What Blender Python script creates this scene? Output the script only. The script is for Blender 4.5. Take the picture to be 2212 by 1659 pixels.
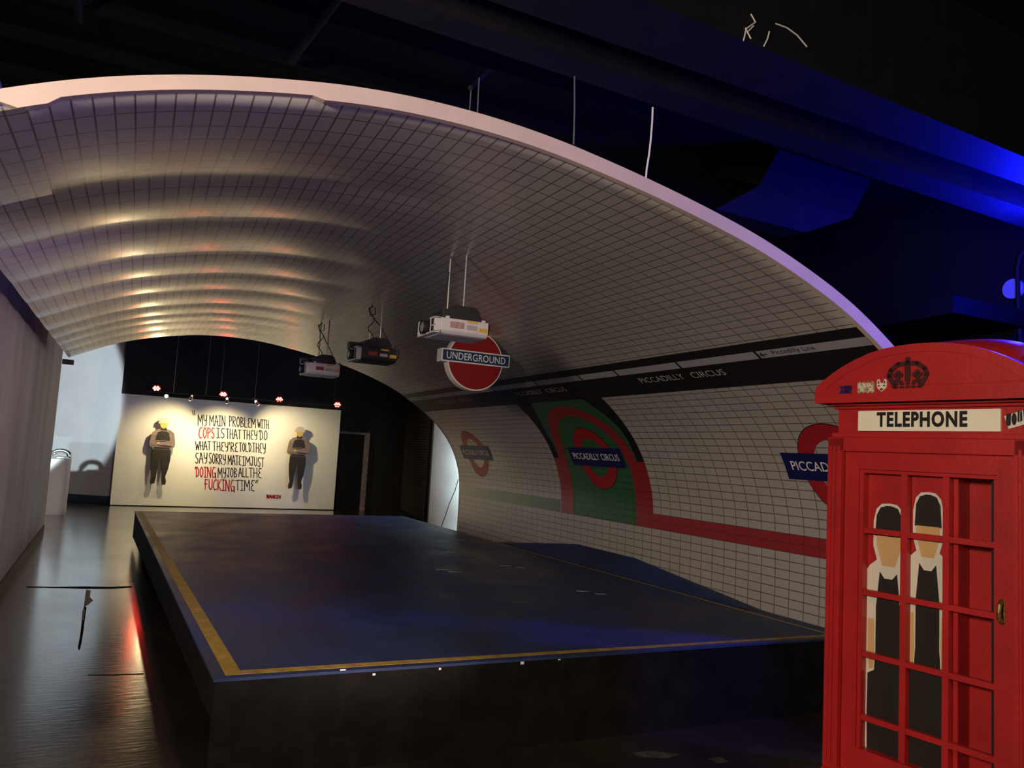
import bpy, math, random
from mathutils import Matrix, Vector
random.seed(7)
for o in list(bpy.data.objects): bpy.data.objects.remove(o)
S = bpy.context.scene
COL = S.collection
# ------------------------------------------------------------------ camera
F_PX, CX, CY, EYE = 1700.0, 1106.0, 829.5, 1.65
def _cd(x, y): return Vector(((x-CX)/F_PX, -(y-CY)/F_PX, -1.0))
_Y = _cd(278, 941).normalized()
_Z = _cd(1278, 941+56.6).cross(_Y).normalized()
if _Z.y < 0: _Z = -_Z
_X = _Y.cross(_Z)
RM = Matrix((_X, _Y, _Z))                       # world = RM @ cam
CAM = Vector((0, 0, EYE))
cd = bpy.data.cameras.new('camera'); cam = bpy.data.objects.new('camera', cd); COL.objects.link(cam)
cd.sensor_width = 36; cd.sensor_fit = 'HORIZONTAL'; cd.lens = 36*F_PX/2212
cd.clip_start = 0.02; cd.clip_end = 200
m4 = RM.to_4x4(); m4.translation = CAM; cam.matrix_world = m4
S.camera = cam
def ray(x, y): return RM @ _cd(x, y)
def at_y(x, y, yy): d = ray(x, y); return CAM + d*(yy/d.y)
def at_z(x, y, zz): d = ray(x, y); return CAM + d*((zz-EYE)/d.z)
def at_x(x, y, xx): d = ray(x, y); return CAM + d*(xx/d.x)
# ------------------------------------------------------------------ exposure, world, lights
S.view_settings.view_transform = 'Standard'; S.view_settings.look = 'None'
S.view_settings.exposure = 0.0; S.view_settings.gamma = 1.0; S.view_settings.use_curve_mapping = False
w = bpy.data.worlds.new('world'); S.world = w; w.use_nodes = True
w.node_tree.nodes['Background'].inputs[0].default_value = (0.5, 0.45, 0.5, 1)
w.node_tree.nodes['Background'].inputs[1].default_value = 0.0015
def light(name, kind, loc, target, power, col, size=0.3, size_y=None, spot=60, blend=0.5, radius=0.05, spec=1.0):
    l = bpy.data.lights.new(name, kind); o = bpy.data.objects.new(name, l); COL.objects.link(o)
    o.location = loc; l.energy = power; l.color = col; l.specular_factor = spec
    if kind == 'AREA':
        l.size = size
        if size_y: l.shape = 'RECTANGLE'; l.size_y = size_y
    else: l.shadow_soft_size = radius
    if kind == 'SPOT': l.spot_size = math.radians(spot); l.spot_blend = blend
    d = Vector(target)-Vector(loc)
    o.rotation_euler = d.to_track_quat('-Z', 'Y').to_euler()
    return o
WARM = (1.0, 0.80, 0.42)
# gallery lamps behind the photographer (white-warm), a violet one on the left, a blue one behind the booth
light('gallery_lamp', 'AREA', (-2.6, 0.4, 2.7), (3.2, 6.0, 1.1), 235, (1.0, 0.84, 0.66), 0.6)
light('gallery_lamp', 'AREA', (2.4, -2.6, 2.6), (1.0, 4.5, 2.2), 58, (1.0, 0.78, 0.60), 0.6)
light('partition_fill', 'SPOT', (2.5, 1.0, 1.3), (-1.05, 10.5, 1.4), 950, (1.0, 0.76, 0.70), spot=38, blend=0.8, radius=0.15)  # added fill spot that brightens the left partition, no fixture stands here
light('violet_fill', 'SPOT', (0.2, 2.0, 0.8), (-1.05, 7.2, 2.7), 420, (0.50, 0.34, 1.0), spot=34, blend=1.0, radius=0.2)  # extra fill added to put violet on the upper partition
light('violet_fill', 'SPOT', (0.5, -1.2, 0.9), (-0.5, 4.6, 3.0), 150, (0.42, 0.30, 1.0), spot=64, blend=0.9, radius=0.2)
light('blue_lamp', 'POINT', (6.75, 3.85, 3.64), (5.2, 4.1, 4.0), 560, (0.004, 0.008, 1.0), radius=0.06)
light('blue_wash', 'SPOT', (6.0, 1.5, 3.5), (3.9, 3.1, 2.3), 620, (0.13, 0.09, 1.0), spot=70, blend=0.8, radius=0.15)  # added blue spot that tints the right rim and booth roof violet
for _z in (0.75, 1.5, 2.25): light('cool_fill_right', 'SPOT', (5.0, 12.2, _z), (6.40, 14.2, _z), 1000, (0.76, 0.93, 1.0), spot=42, blend=0.12, radius=0.15)  # unseen stack of spots added behind the tunnel to brighten the white wall
light('cool_lamp_left', 'SPOT', (-2.0, 13.0, 1.8), (-2.95, 22.0, 2.4), 2200, (0.76, 0.90, 1.0), spot=39, blend=0.12, radius=0.06)
# ------------------------------------------------------------------ materials
MATS = {}
def nd(nt, t, **kw):
    n = nt.nodes.new(t)
    for k, v in kw.items(): setattr(n, k, v)
    return n
def mat(name, col, rough=0.6, spec=0.5, metal=0.0, var=0.0, vscale=4.0, vstretch=(1, 1, 1), dark=None, bump=0.0, bscale=30.0,
        rvar=0.0, emit=None, estr=0.0, bstretch=(1, 1, 1)):
    if name in MATS: return MATS[name]
    m = bpy.data.materials.new(name); m.use_nodes = True; nt = m.node_tree
    b = nt.nodes['Principled BSDF']
    b.inputs['Base Color'].default_value = (*col, 1); b.inputs['Roughness'].default_value = rough
    b.inputs['Metallic'].default_value = metal; b.inputs['Specular IOR Level'].default_value = spec
    if emit: b.inputs['Emission Color'].default_value = (*emit, 1); b.inputs['Emission Strength'].default_value = estr
    if var or bump or rvar:
        tc = nd(nt, 'ShaderNodeTexCoord')
        mp = nd(nt, 'ShaderNodeMapping'); mp.inputs['Scale'].default_value = vstretch
        nt.links.new(tc.outputs['Object'], mp.inputs['Vector'])
        nz = nd(nt, 'ShaderNodeTexNoise'); nz.inputs['Scale'].default_value = vscale; nz.inputs['Detail'].default_value = 6
        nz.inputs['Roughness'].default_value = 0.6
        nt.links.new(mp.outputs[0], nz.inputs['Vector'])
        if var:
            mx = nd(nt, 'ShaderNodeMix', data_type='RGBA')
            rp = nd(nt, 'ShaderNodeMapRange'); rp.inputs['From Min'].default_value = 0.35; rp.inputs['From Max'].default_value = 0.65
            nt.links.new(nz.outputs['Fac'], rp.inputs['Value'])
            nt.links.new(rp.outputs[0], mx.inputs[0])
            dk = dark or tuple(c*(1-var) for c in col)
            mx.inputs[6].default_value = (*dk, 1); mx.inputs[7].default_value = (*[min(1, c*(1+var*0.5)) for c in col], 1)
            nt.links.new(mx.outputs[2], b.inputs['Base Color'])
        if rvar:
            rr = nd(nt, 'ShaderNodeMapRange'); rr.inputs['From Min'].default_value = 0.3; rr.inputs['From Max'].default_value = 0.7
            rr.inputs['To Min'].default_value = max(0.03, rough-rvar); rr.inputs['To Max'].default_value = min(1, rough+rvar)
            nt.links.new(nz.outputs['Fac'], rr.inputs['Value']); nt.links.new(rr.outputs[0], b.inputs['Roughness'])
        if bump:
            mb2 = nd(nt, 'ShaderNodeMapping'); mb2.inputs['Scale'].default_value = bstretch
            nt.links.new(tc.outputs['Object'], mb2.inputs['Vector'])
            n2 = nd(nt, 'ShaderNodeTexNoise'); n2.inputs['Scale'].default_value = bscale; n2.inputs['Detail'].default_value = 4
            nt.links.new(mb2.outputs[0], n2.inputs['Vector'])
            bp = nd(nt, 'ShaderNodeBump'); bp.inputs['Strength'].default_value = bump; bp.inputs['Distance'].default_value = 0.02
            nt.links.new(n2.outputs['Fac'], bp.inputs['Height']); nt.links.new(bp.outputs[0], b.inputs['Normal'])
    MATS[name] = m
    return m
def tile_mat(name, col, line, rough=0.3, lw=0.007, spec=0.5):
    if name in MATS: return MATS[name]
    m = bpy.data.materials.new(name); m.use_nodes = True; nt = m.node_tree; b = nt.nodes['Principled BSDF']
    uv = nd(nt, 'ShaderNodeUVMap', uv_map='uv'); sp = nd(nt, 'ShaderNodeSeparateXYZ'); nt.links.new(uv.outputs[0], sp.inputs[0])
    def near(sock, off, pitch):
        a = nd(nt, 'ShaderNodeMath', operation='SUBTRACT'); nt.links.new(sock, a.inputs[0]); a.inputs[1].default_value = off - 50*pitch
        d = nd(nt, 'ShaderNodeMath', operation='DIVIDE'); nt.links.new(a.outputs[0], d.inputs[0]); d.inputs[1].default_value = pitch
        f = nd(nt, 'ShaderNodeMath', operation='PINGPONG'); nt.links.new(d.outputs[0], f.inputs[0]); f.inputs[1].default_value = 0.5
        r = nd(nt, 'ShaderNodeMapRange'); r.inputs['From Min'].default_value = lw*0.35/pitch; r.inputs['From Max'].default_value = lw*0.75/pitch
        r.inputs['To Min'].default_value = 1; r.inputs['To Max'].default_value = 0
        nt.links.new(f.outputs[0], r.inputs['Value']); return r.outputs[0]
    l1 = near(sp.outputs[0], 4.472, 0.1545); l2 = near(sp.outputs[1], 1.0155, 0.0735)
    mxm = nd(nt, 'ShaderNodeMath', operation='MAXIMUM'); nt.links.new(l1, mxm.inputs[0]); nt.links.new(l2, mxm.inputs[1])
    nz = nd(nt, 'ShaderNodeTexNoise'); nz.inputs['Scale'].default_value = 2.2; nz.inputs['Detail'].default_value = 5
    nt.links.new(uv.outputs[0], nz.inputs['Vector'])
    m0 = nd(nt, 'ShaderNodeMix', data_type='RGBA'); nt.links.new(nz.outputs['Fac'], m0.inputs[0])
    m0.inputs[6].default_value = (*[c*0.88 for c in col], 1); m0.inputs[7].default_value = (*[min(1, c*1.1) for c in col], 1)
    mx = nd(nt, 'ShaderNodeMix', data_type='RGBA'); nt.links.new(mxm.outputs[0], mx.inputs[0])
    nt.links.new(m0.outputs[2], mx.inputs[6]); mx.inputs[7].default_value = (*line, 1)
    nt.links.new(mx.outputs[2], b.inputs['Base Color'])
    b.inputs['Roughness'].default_value = rough; b.inputs['Specular IOR Level'].default_value = spec
    b.inputs['Coat Weight'].default_value = 1.0; b.inputs['Coat Roughness'].default_value = 0.27; b.inputs['Coat IOR'].default_value = 1.85
    n2 = nd(nt, 'ShaderNodeTexNoise'); n2.inputs['Scale'].default_value = 1.6; n2.inputs['Detail'].default_value = 2
    nt.links.new(uv.outputs[0], n2.inputs['Vector'])
    bp = nd(nt, 'ShaderNodeBump'); bp.inputs['Strength'].default_value = 0.10; bp.inputs['Distance'].default_value = 0.05
    nt.links.new(n2.outputs['Fac'], bp.inputs['Height']); nt.links.new(bp.outputs[0], b.inputs['Normal'])
    MATS[name] = m
    return m
M_RED = mat('booth_red', (0.40, 0.014, 0.014), 0.38, 0.45, var=0.15, vscale=3, bump=0.06, bscale=60)
M_BLACK = mat('black_paint', (0.012, 0.011, 0.011), 0.6, 0.3, var=0.4, vscale=5)
M_BLACKWALL = mat('black_wall_paint', (0.014, 0.012, 0.010), 0.7, 0.25, var=0.3, vscale=1.5)
M_CEIL = mat('ceiling_black', (0.0035, 0.0032, 0.0034), 0.8, 0.12, var=0.3, vscale=1)
M_BEAM = mat('beam_dark_grey', (0.0075, 0.007, 0.010), 0.7, 0.15, var=0.3, vscale=6)
M_WHITE = mat('white_wall_paint', (0.78, 0.78, 0.75), 0.6, 0.3, var=0.04, vscale=2)
M_PANEL = mat('panel_cream_white', (0.82, 0.80, 0.74), 0.6, 0.3, var=0.03, vscale=2)
M_BLUEBASE = mat('skirting_blue_grey', (0.05, 0.08, 0.12), 0.5, 0.4)
M_FLOOR = mat('floor_polished_brown', (0.030, 0.022, 0.017), 0.20, 0.9, var=0.55, vscale=1.3, vstretch=(1, 0.6, 1), rvar=0.08, bump=0.11, bscale=8.0, bstretch=(1.0, 4.0, 1))
_f = M_FLOOR.node_tree.nodes['Principled BSDF']; _f.inputs['Coat Weight'].default_value = 0.8; _f.inputs['Coat Roughness'].default_value = 0.16; _f.inputs['Coat IOR'].default_value = 1.7
M_CRACK = mat('floor_crack_dark', (0.006, 0.005, 0.005), 0.9, 0.1)
M_PATCH = mat('floor_chipped_concrete', (0.55, 0.45, 0.32), 0.8, 0.2, var=0.4, vscale=20)
M_PATCH2 = mat('floor_dust_scuff', (0.075, 0.07, 0.068), 0.8, 0.1, var=0.6, vscale=18)
M_DECK = mat('deck_navy_paint', (0.019, 0.036, 0.110), 0.5, 0.25, var=0.35, vscale=2.2, vstretch=(1, 0.7, 1), dark=(0.015, 0.024, 0.064), rvar=0.1, bump=0.05, bscale=12, bstretch=(0.5, 3, 1))
M_YEL = mat('line_ochre_yellow', (0.36, 0.23, 0.04), 0.6, 0.3, var=0.35, vscale=14)
M_SKIRT = mat('platform_skirt_black', (0.007, 0.0062, 0.005), 0.7, 0.12, var=0.5, vscale=6)
M_SCUFF = mat('pale_scuff', (0.72, 0.70, 0.68), 0.6, 0.3)
M_CONC = mat('partition_render_grey', (0.37, 0.33, 0.33), 0.75, 0.25, var=0.22, vscale=1.3, vstretch=(1, 1.2, 0.3), bump=0.12, bscale=14)
M_RUBBER = mat('skirting_dark_brown', (0.03, 0.022, 0.018), 0.6, 0.3, var=0.4, vscale=12)
M_TILE = tile_mat('vinyl_white_tile', (0.46, 0.43, 0.39), (0.13, 0.11, 0.095), 0.34)
M_TRED = tile_mat('vinyl_red_tile', (0.36, 0.018, 0.022), (0.20, 0.012, 0.014), 0.28)
M_TGRN = tile_mat('vinyl_green_tile', (0.030, 0.14, 0.045), (0.014, 0.05, 0.02), 0.28)
M_VBLK = mat('vinyl_black', (0.012, 0.010, 0.010), 0.3, 0.5)
M_VGREY = mat('vinyl_pale_grey', (0.36, 0.35, 0.37), 0.3, 0.5)
M_VRED = mat('vinyl_roundel_red', (0.38, 0.016, 0.020), 0.28, 0.5)
M_VBLUE = mat('vinyl_name_blue', (0.010, 0.012, 0.085), 0.3, 0.5)
M_VTXT = mat('vinyl_text_pale', (0.80, 0.78, 0.75), 0.4, 0.4)
M_VTXTG = mat('vinyl_text_grey', (0.46, 0.45, 0.44), 0.4, 0.4)
M_VTXTD = mat('vinyl_text_navy', (0.03, 0.03, 0.09), 0.4, 0.4)
M_RIM = mat('edge_board_pinkish', (0.60, 0.47, 0.40), 0.7, 0.2, var=0.06, vscale=5)
M_SIGNW = mat('sign_white', (0.72, 0.70, 0.66), 0.5, 0.4)
M_SIGNB = mat('sign_blue', (0.012, 0.035, 0.105), 0.4, 0.4)
M_SIGNR = mat('sign_red', (0.22, 0.006, 0.008), 0.4, 0.4)
M_CREAM = mat('telephone_sign_cream', (0.80, 0.74, 0.58), 0.5, 0.3, var=0.05, vscale=6)
M_INK = mat('ink_black', (0.010, 0.008, 0.010), 0.5, 0.3)
M_INKR = mat('ink_red', (0.52, 0.02, 0.012), 0.5, 0.3)
M_PROJW = mat('projector_white', (0.62, 0.58, 0.60), 0.45, 0.4, var=0.06, vscale=20)
M_PROJB = mat('projector_black', (0.018, 0.017, 0.018), 0.45, 0.4)
M_LENS = mat('lens_glass', (0.55, 0.56, 0.58), 0.10, 0.9, metal=0.8)
M_STEEL = mat('steel', (0.55, 0.53, 0.50), 0.35, 0.5, metal=0.9)
M_CHROME = mat('chrome', (0.80, 0.79, 0.78), 0.12, 0.5, metal=1.0)
M_CABLE = mat('cable_black', (0.015, 0.014, 0.014), 0.5, 0.4)
M_CABLEW = mat('cable_white', (0.7, 0.7, 0.68), 0.5, 0.4)
M_LBLY = mat('label_yellow', (0.62, 0.38, 0.06), 0.5, 0.3)
M_LBLR = mat('label_dark_red', (0.25, 0.04, 0.03), 0.5, 0.3)
M_LBLG = mat('label_grey', (0.38, 0.35, 0.38), 0.5, 0.3)
M_TAN = mat('poster_tan', (0.60, 0.36, 0.15), 0.6, 0.2)
M_PWHITE = mat('poster_white', (0.66, 0.60, 0.50), 0.6, 0.2)
M_PBLACK = mat('poster_black', (0.020, 0.016, 0.013), 0.6, 0.2)
M_MAUVE = mat('cutout_mauve_grey', (0.26, 0.19, 0.17), 0.6, 0.2, var=0.35, vscale=6)
M_CHAR = mat('cutout_charcoal', (0.035, 0.030, 0.026), 0.6, 0.2)
M_STONE = mat('cutout_cap_stone', (0.50, 0.46, 0.38), 0.6, 0.2)
M_SKIN = mat('cutout_face_ochre', (0.62, 0.42, 0.10), 0.6, 0.2)
M_WOODFR = mat('door_frame_worn_wood', (0.20, 0.15, 0.15), 0.6, 0.3, var=0.5, vscale=9)
M_DOOR = mat('door_dark_brown', (0.014, 0.009, 0.006), 0.6, 0.12, var=0.3, vscale=3)
M_BRASS = mat('brass', (0.30, 0.19, 0.06), 0.4, 0.5, metal=0.8, var=0.4, vscale=60)
M_PLINTH = mat('plinth_white', (0.74, 0.72, 0.68), 0.5, 0.3)
M_LED = mat('red_led', (0.2, 0, 0), 0.4, 0.4, emit=(1.0, 0.02, 0.015), estr=85)
M_BULB = mat('warm_bulb', (0.5, 0.4, 0.2), 0.4, 0.4, emit=(1.0, 0.83, 0.48), estr=32)
M_BULBD = mat('dim_bulb', (0.5, 0.4, 0.2), 0.4, 0.4, emit=(1.0, 0.83, 0.48), estr=1.0)
M_ACR = bpy.data.materials.new('acrylic'); M_ACR.use_nodes = True
_b = M_ACR.node_tree.nodes['Principled BSDF']; _b.inputs['Roughness'].default_value = 0.05; _b.inputs['Base Color'].default_value = (0.6, 0.65, 0.65, 1)
_t = nd(M_ACR.node_tree, 'ShaderNodeBsdfTransparent'); _t.inputs[0].default_value = (0.985, 0.99, 0.99, 1); _m = nd(M_ACR.node_tree, 'ShaderNodeMixShader'); _m.inputs[0].default_value = 0.035
M_ACR.node_tree.links.new(_t.outputs[0], _m.inputs[1]); M_ACR.node_tree.links.new(_b.outputs[0], _m.inputs[2])
M_ACR.node_tree.links.new(_m.outputs[0], M_ACR.node_tree.nodes['Material Output'].inputs[0])
# ------------------------------------------------------------------ mesh helpers
class MB:
    def __init__(s): s.v = []; s.f = []; s.uv = {}
    def quad(s, a, b, c, d): i = len(s.v); s.v += [a, b, c, d]; s.f.append((i, i+1, i+2, i+3))
    def poly(s, pts): i = len(s.v); s.v += list(pts); s.f.append(tuple(range(i, i+len(pts))))
    def box(s, x0, x1, y0, y1, z0, z1):
        i = len(s.v)
        s.v += [(x0, y0, z0), (x1, y0, z0), (x1, y1, z0), (x0, y1, z0), (x0, y0, z1), (x1, y0, z1), (x1, y1, z1), (x0, y1, z1)]
        s.f += [tuple(i+k for k in q) for q in ((0, 3, 2, 1), (4, 5, 6, 7), (0, 1, 5, 4), (1, 2, 6, 5), (2, 3, 7, 6), (3, 0, 4, 7))]
        return s
    def prism(s, pts, fn, t0, t1):
        """pts 2-D outline, fn(a,b,t) -> xyz"""
        n = len(pts); i = len(s.v)
        s.v += [tuple(fn(a, b, t0)) for a, b in pts] + [tuple(fn(a, b, t1)) for a, b in pts]
        s.f.append(tuple(i+k for k in range(n))[::-1]); s.f.append(tuple(i+n+k for k in range(n)))
        for k in range(n):
            l = (k+1) % n; s.f.append((i+k, i+l, i+n+l, i+n+k))
        return s
    def tube(s, pts, r, n=8, cap=True, r2=None):
        pts = [Vector(p) for p in pts]; i0 = len(s.v); up = None
        for k, p in enumerate(pts):
            t = (pts[min(k+1, len(pts)-1)]-pts[max(k-1, 0)]).normalized()
            if up is None:
                up = t.orthogonal().normalized()
            else:
                up = (up - t*up.dot(t)).normalized()
            bi = t.cross(up)
            rr = r if r2 is None else r+(r2-r)*k/(len(pts)-1)
            for j in range(n):
                a = 2*math.pi*j/n; s.v.append(tuple(p+up*math.cos(a)*rr+bi*math.sin(a)*rr))
        for k in range(len(pts)-1):
            for j in range(n):
                l = (j+1) % n; s.f.append((i0+k*n+j, i0+k*n+l, i0+(k+1)*n+l, i0+(k+1)*n+j))
        if cap:
            s.f.append(tuple(i0+j for j in range(n))[::-1]); e = i0+(len(pts)-1)*n; s.f.append(tuple(e+j for j in range(n)))
        return s
    def add(s, verts, faces):
        i = len(s.v); s.v += list(verts); s.f += [tuple(i+k for k in f) for f in faces]; return s
    def xform(s, fn): s.v = [tuple(fn(*p)) for p in s.v]; return s
def wloc(o):
    v = Vector((0, 0, 0))
    while o is not None: v += o.location; o = o.parent
    return v
LOCAL = set()
def obj(name, mb, m, parent=None, bevel=0, smooth=False, uv=None):
    v = mb.v
    root = parent
    while root is not None and root.parent is not None: root = root.parent
    if parent is not None and root.name not in LOCAL:
        w0 = wloc(parent); v = [(p[0]-w0.x, p[1]-w0.y, p[2]-w0.z) for p in v]
    me = bpy.data.meshes.new(name); me.from_pydata([tuple(p) for p in v], [], mb.f); me.update()
    if uv:
        l = me.uv_layers.new(name='uv')
        for lp in me.loops: l.data[lp.index].uv = uv[lp.vertex_index]
    me.materials.append(m)
    if smooth:
        for p in me.polygons: p.use_smooth = True
    o = bpy.data.objects.new(name, me); COL.objects.link(o)
    if parent is not None: o.parent = parent
    if bevel:
        b = o.modifiers.new('bevel', 'BEVEL'); b.width = bevel; b.segments = 2; b.limit_method = 'ANGLE'
    return o
def tag(o, label=None, cat=None, group=None, kind=None):
    for k, v in (('label', label), ('category', cat), ('group', group), ('kind', kind)):
        if v: o[k] = v
    return o
def thing(name, label, cat, loc=(0, 0, 0), group=None, rz=0):
    o = bpy.data.objects.new(name, None); COL.objects.link(o); o.location = loc; o.rotation_euler.z = rz
    o.empty_display_size = 0.2
    if rz: LOCAL.add(o.name)
    return tag(o, label, cat, group)
def text_geo(txt, width, height, off=0.0, spacing=1.0):
    """flat lettering fitted into width x height, returns verts (a,b) and faces"""
    c = bpy.data.curves.new('txt', 'FONT'); c.body = txt; c.size = 1; c.offset = off; c.resolution_u = 3; c.space_character = spacing
    o = bpy.data.objects.new('txt', c); COL.objects.link(o)
    dg = bpy.context.evaluated_depsgraph_get(); dg.update()
    me = bpy.data.meshes.new_from_object(o.evaluated_get(dg))
    vs = [(v.co.x, v.co.y) for v in me.vertices]; fs = [tuple(p.vertices) for p in me.polygons]
    bpy.data.objects.remove(o); bpy.data.curves.remove(c); bpy.data.meshes.remove(me)
    x0 = min(v[0] for v in vs); x1 = max(v[0] for v in vs); y0 = min(v[1] for v in vs); y1 = max(v[1] for v in vs)
    return [((x-x0)/(x1-x0)*width, (y-y0)/(y1-y0)*height) for x, y in vs], fs
def circ(cx, cy, rx, ry=None, n=24, a0=0, a1=360):
    ry = ry or rx; full = abs(a1-a0) >= 360
    k = n if full else n+1
    return [(cx+rx*math.cos(math.radians(a0+(a1-a0)*i/n)), cy+ry*math.sin(math.radians(a0+(a1-a0)*i/n))) for i in range(k)]
# ------------------------------------------------------------------ tunnel profile (x,z), s measured along the arc from the floor at the right
PP = [(4.853, 0), (4.853, .4), (4.853, 0.95), (4.82, 1.36), (4.66, 1.77), (4.365, 2.125), (3.878, 2.475), (3.45, 2.69), (2.816, 2.90),
      (1.842, 3.09), (1.193, 3.137), (.58, 3.09), (-.161, 2.913), (-.846, 2.607), (-1.12, 2.44)]
def _spline(P, n=12):
    out = []; P = [Vector(p) for p in P]
    for i in range(len(P)-1):
        p0, p1, p2, p3 = P[max(i-1, 0)], P[i], P[i+1], P[min(i+2, len(P)-1)]
        d = (p2-p1).length; m1 = (p2-p0).normalized()*d; m2 = (p3-p1).normalized()*d
        for k in range(n):
            t = k/n
            out.append((2*t**3-3*t**2+1)*p1+(t**3-2*t**2+t)*m1+(-2*t**3+3*t**2)*p2+(t**3-t**2)*m2)
    out.append(P[-1]); return out
PF = _spline(PP); SS = [0.0]
for i in range(1, len(PF)): SS.append(SS[-1]+(PF[i]-PF[i-1]).length)
def prof(s):
    s = max(0, min(SS[-1]-1e-6, s)); lo = 0; hi = len(SS)-1
    while hi-lo > 1:
        mid = (lo+hi)//2
        if SS[mid] <= s: lo = mid
        else: hi = mid
    u = (s-SS[lo])/(SS[hi]-SS[lo]); p = PF[lo].lerp(PF[hi], u)
    a = PF[max(lo-1, 0)]; b = PF[min(hi+1, len(PF)-1)]; t = (b-a).normalized()
    n = Vector((-t.y, t.x))                       # inward (towards the axis)
    return p, n
SEAMS = [3.24, 4.33, 5.21, 6.25, 7.13, 7.97, 8.86, 9.6, 10.25, 11.0, 11.85]
def sstep(a, b, x): t = max(0, min(1, (x-a)/(b-a))); return t*t*(3-2*t)
def sag(Y, s):
    for a, b in zip(SEAMS[:-1], SEAMS[1:]):
        if a <= Y <= b:
            u = (Y-a)/(b-a)
            k = 4*u*(1-u) if u < .5 else (4*u*(1-u))
            return (0.032 if Y < 8 else 0.032-0.016*min(1, (Y-8)/2.5))*k*sstep(4.9, 6.0, s)*(1-0.35*sstep(7.2, 7.8, s))*(0.7 if a < 4 else 1)
    return 0
def surf(Y, s, off=0.0):
    p, n = prof(s); k = off+sag(Y, s)
    return (p.x+n.x*k, Y, p.y+n.y*k)
def conform(cells_Y, cells_s, off):
    """grid patch on the tunnel surface"""
    mb = MB(); uv = []
    for Y in cells_Y:
        for s in cells_s: mb.v.append(surf(Y, s, off)); uv.append((Y, s))
    n = len(cells_s)
    for i in range(len(cells_Y)-1):
        for j in range(n-1): mb.f.append((i*n+j, (i+1)*n+j, (i+1)*n+j+1, i*n+j+1))
    return mb, uv
def lin(a, b, n): return [a+(b-a)*i/n for i in range(n+1)]
def strip(edgesA, edgesB, off, m=6):
    """ruled patch between two (Y,s) polylines"""
    mb = MB(); uv = []; n = m+1
    for (a, b) in zip(edgesA, edgesB):
        for k in range(n):
            u = k/m; Y = a[0]+(b[0]-a[0])*u; s = a[1]+(b[1]-a[1])*u
            mb.v.append(surf(Y, s, off)); uv.append((Y, s))
    for i in range(len(edgesA)-1):
        for k in range(m): mb.f.append((i*n+k, (i+1)*n+k, (i+1)*n+k+1, i*n+k+1))
    return mb, uv
def wall_text(name, txt, Yl, Yr, s0, s1, m, parent, off=0.008, bold=0.0, spacing=1.0):
    vs, fs = text_geo(txt, abs(Yl-Yr), s1-s0, bold, spacing)
    sg = -1 if Yl > Yr else 1
    mb = MB(); mb.v = [surf(Yl+sg*a, s0+b, off) for a, b in vs]; mb.f = fs
    return obj(name, mb, m, parent)
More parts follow.
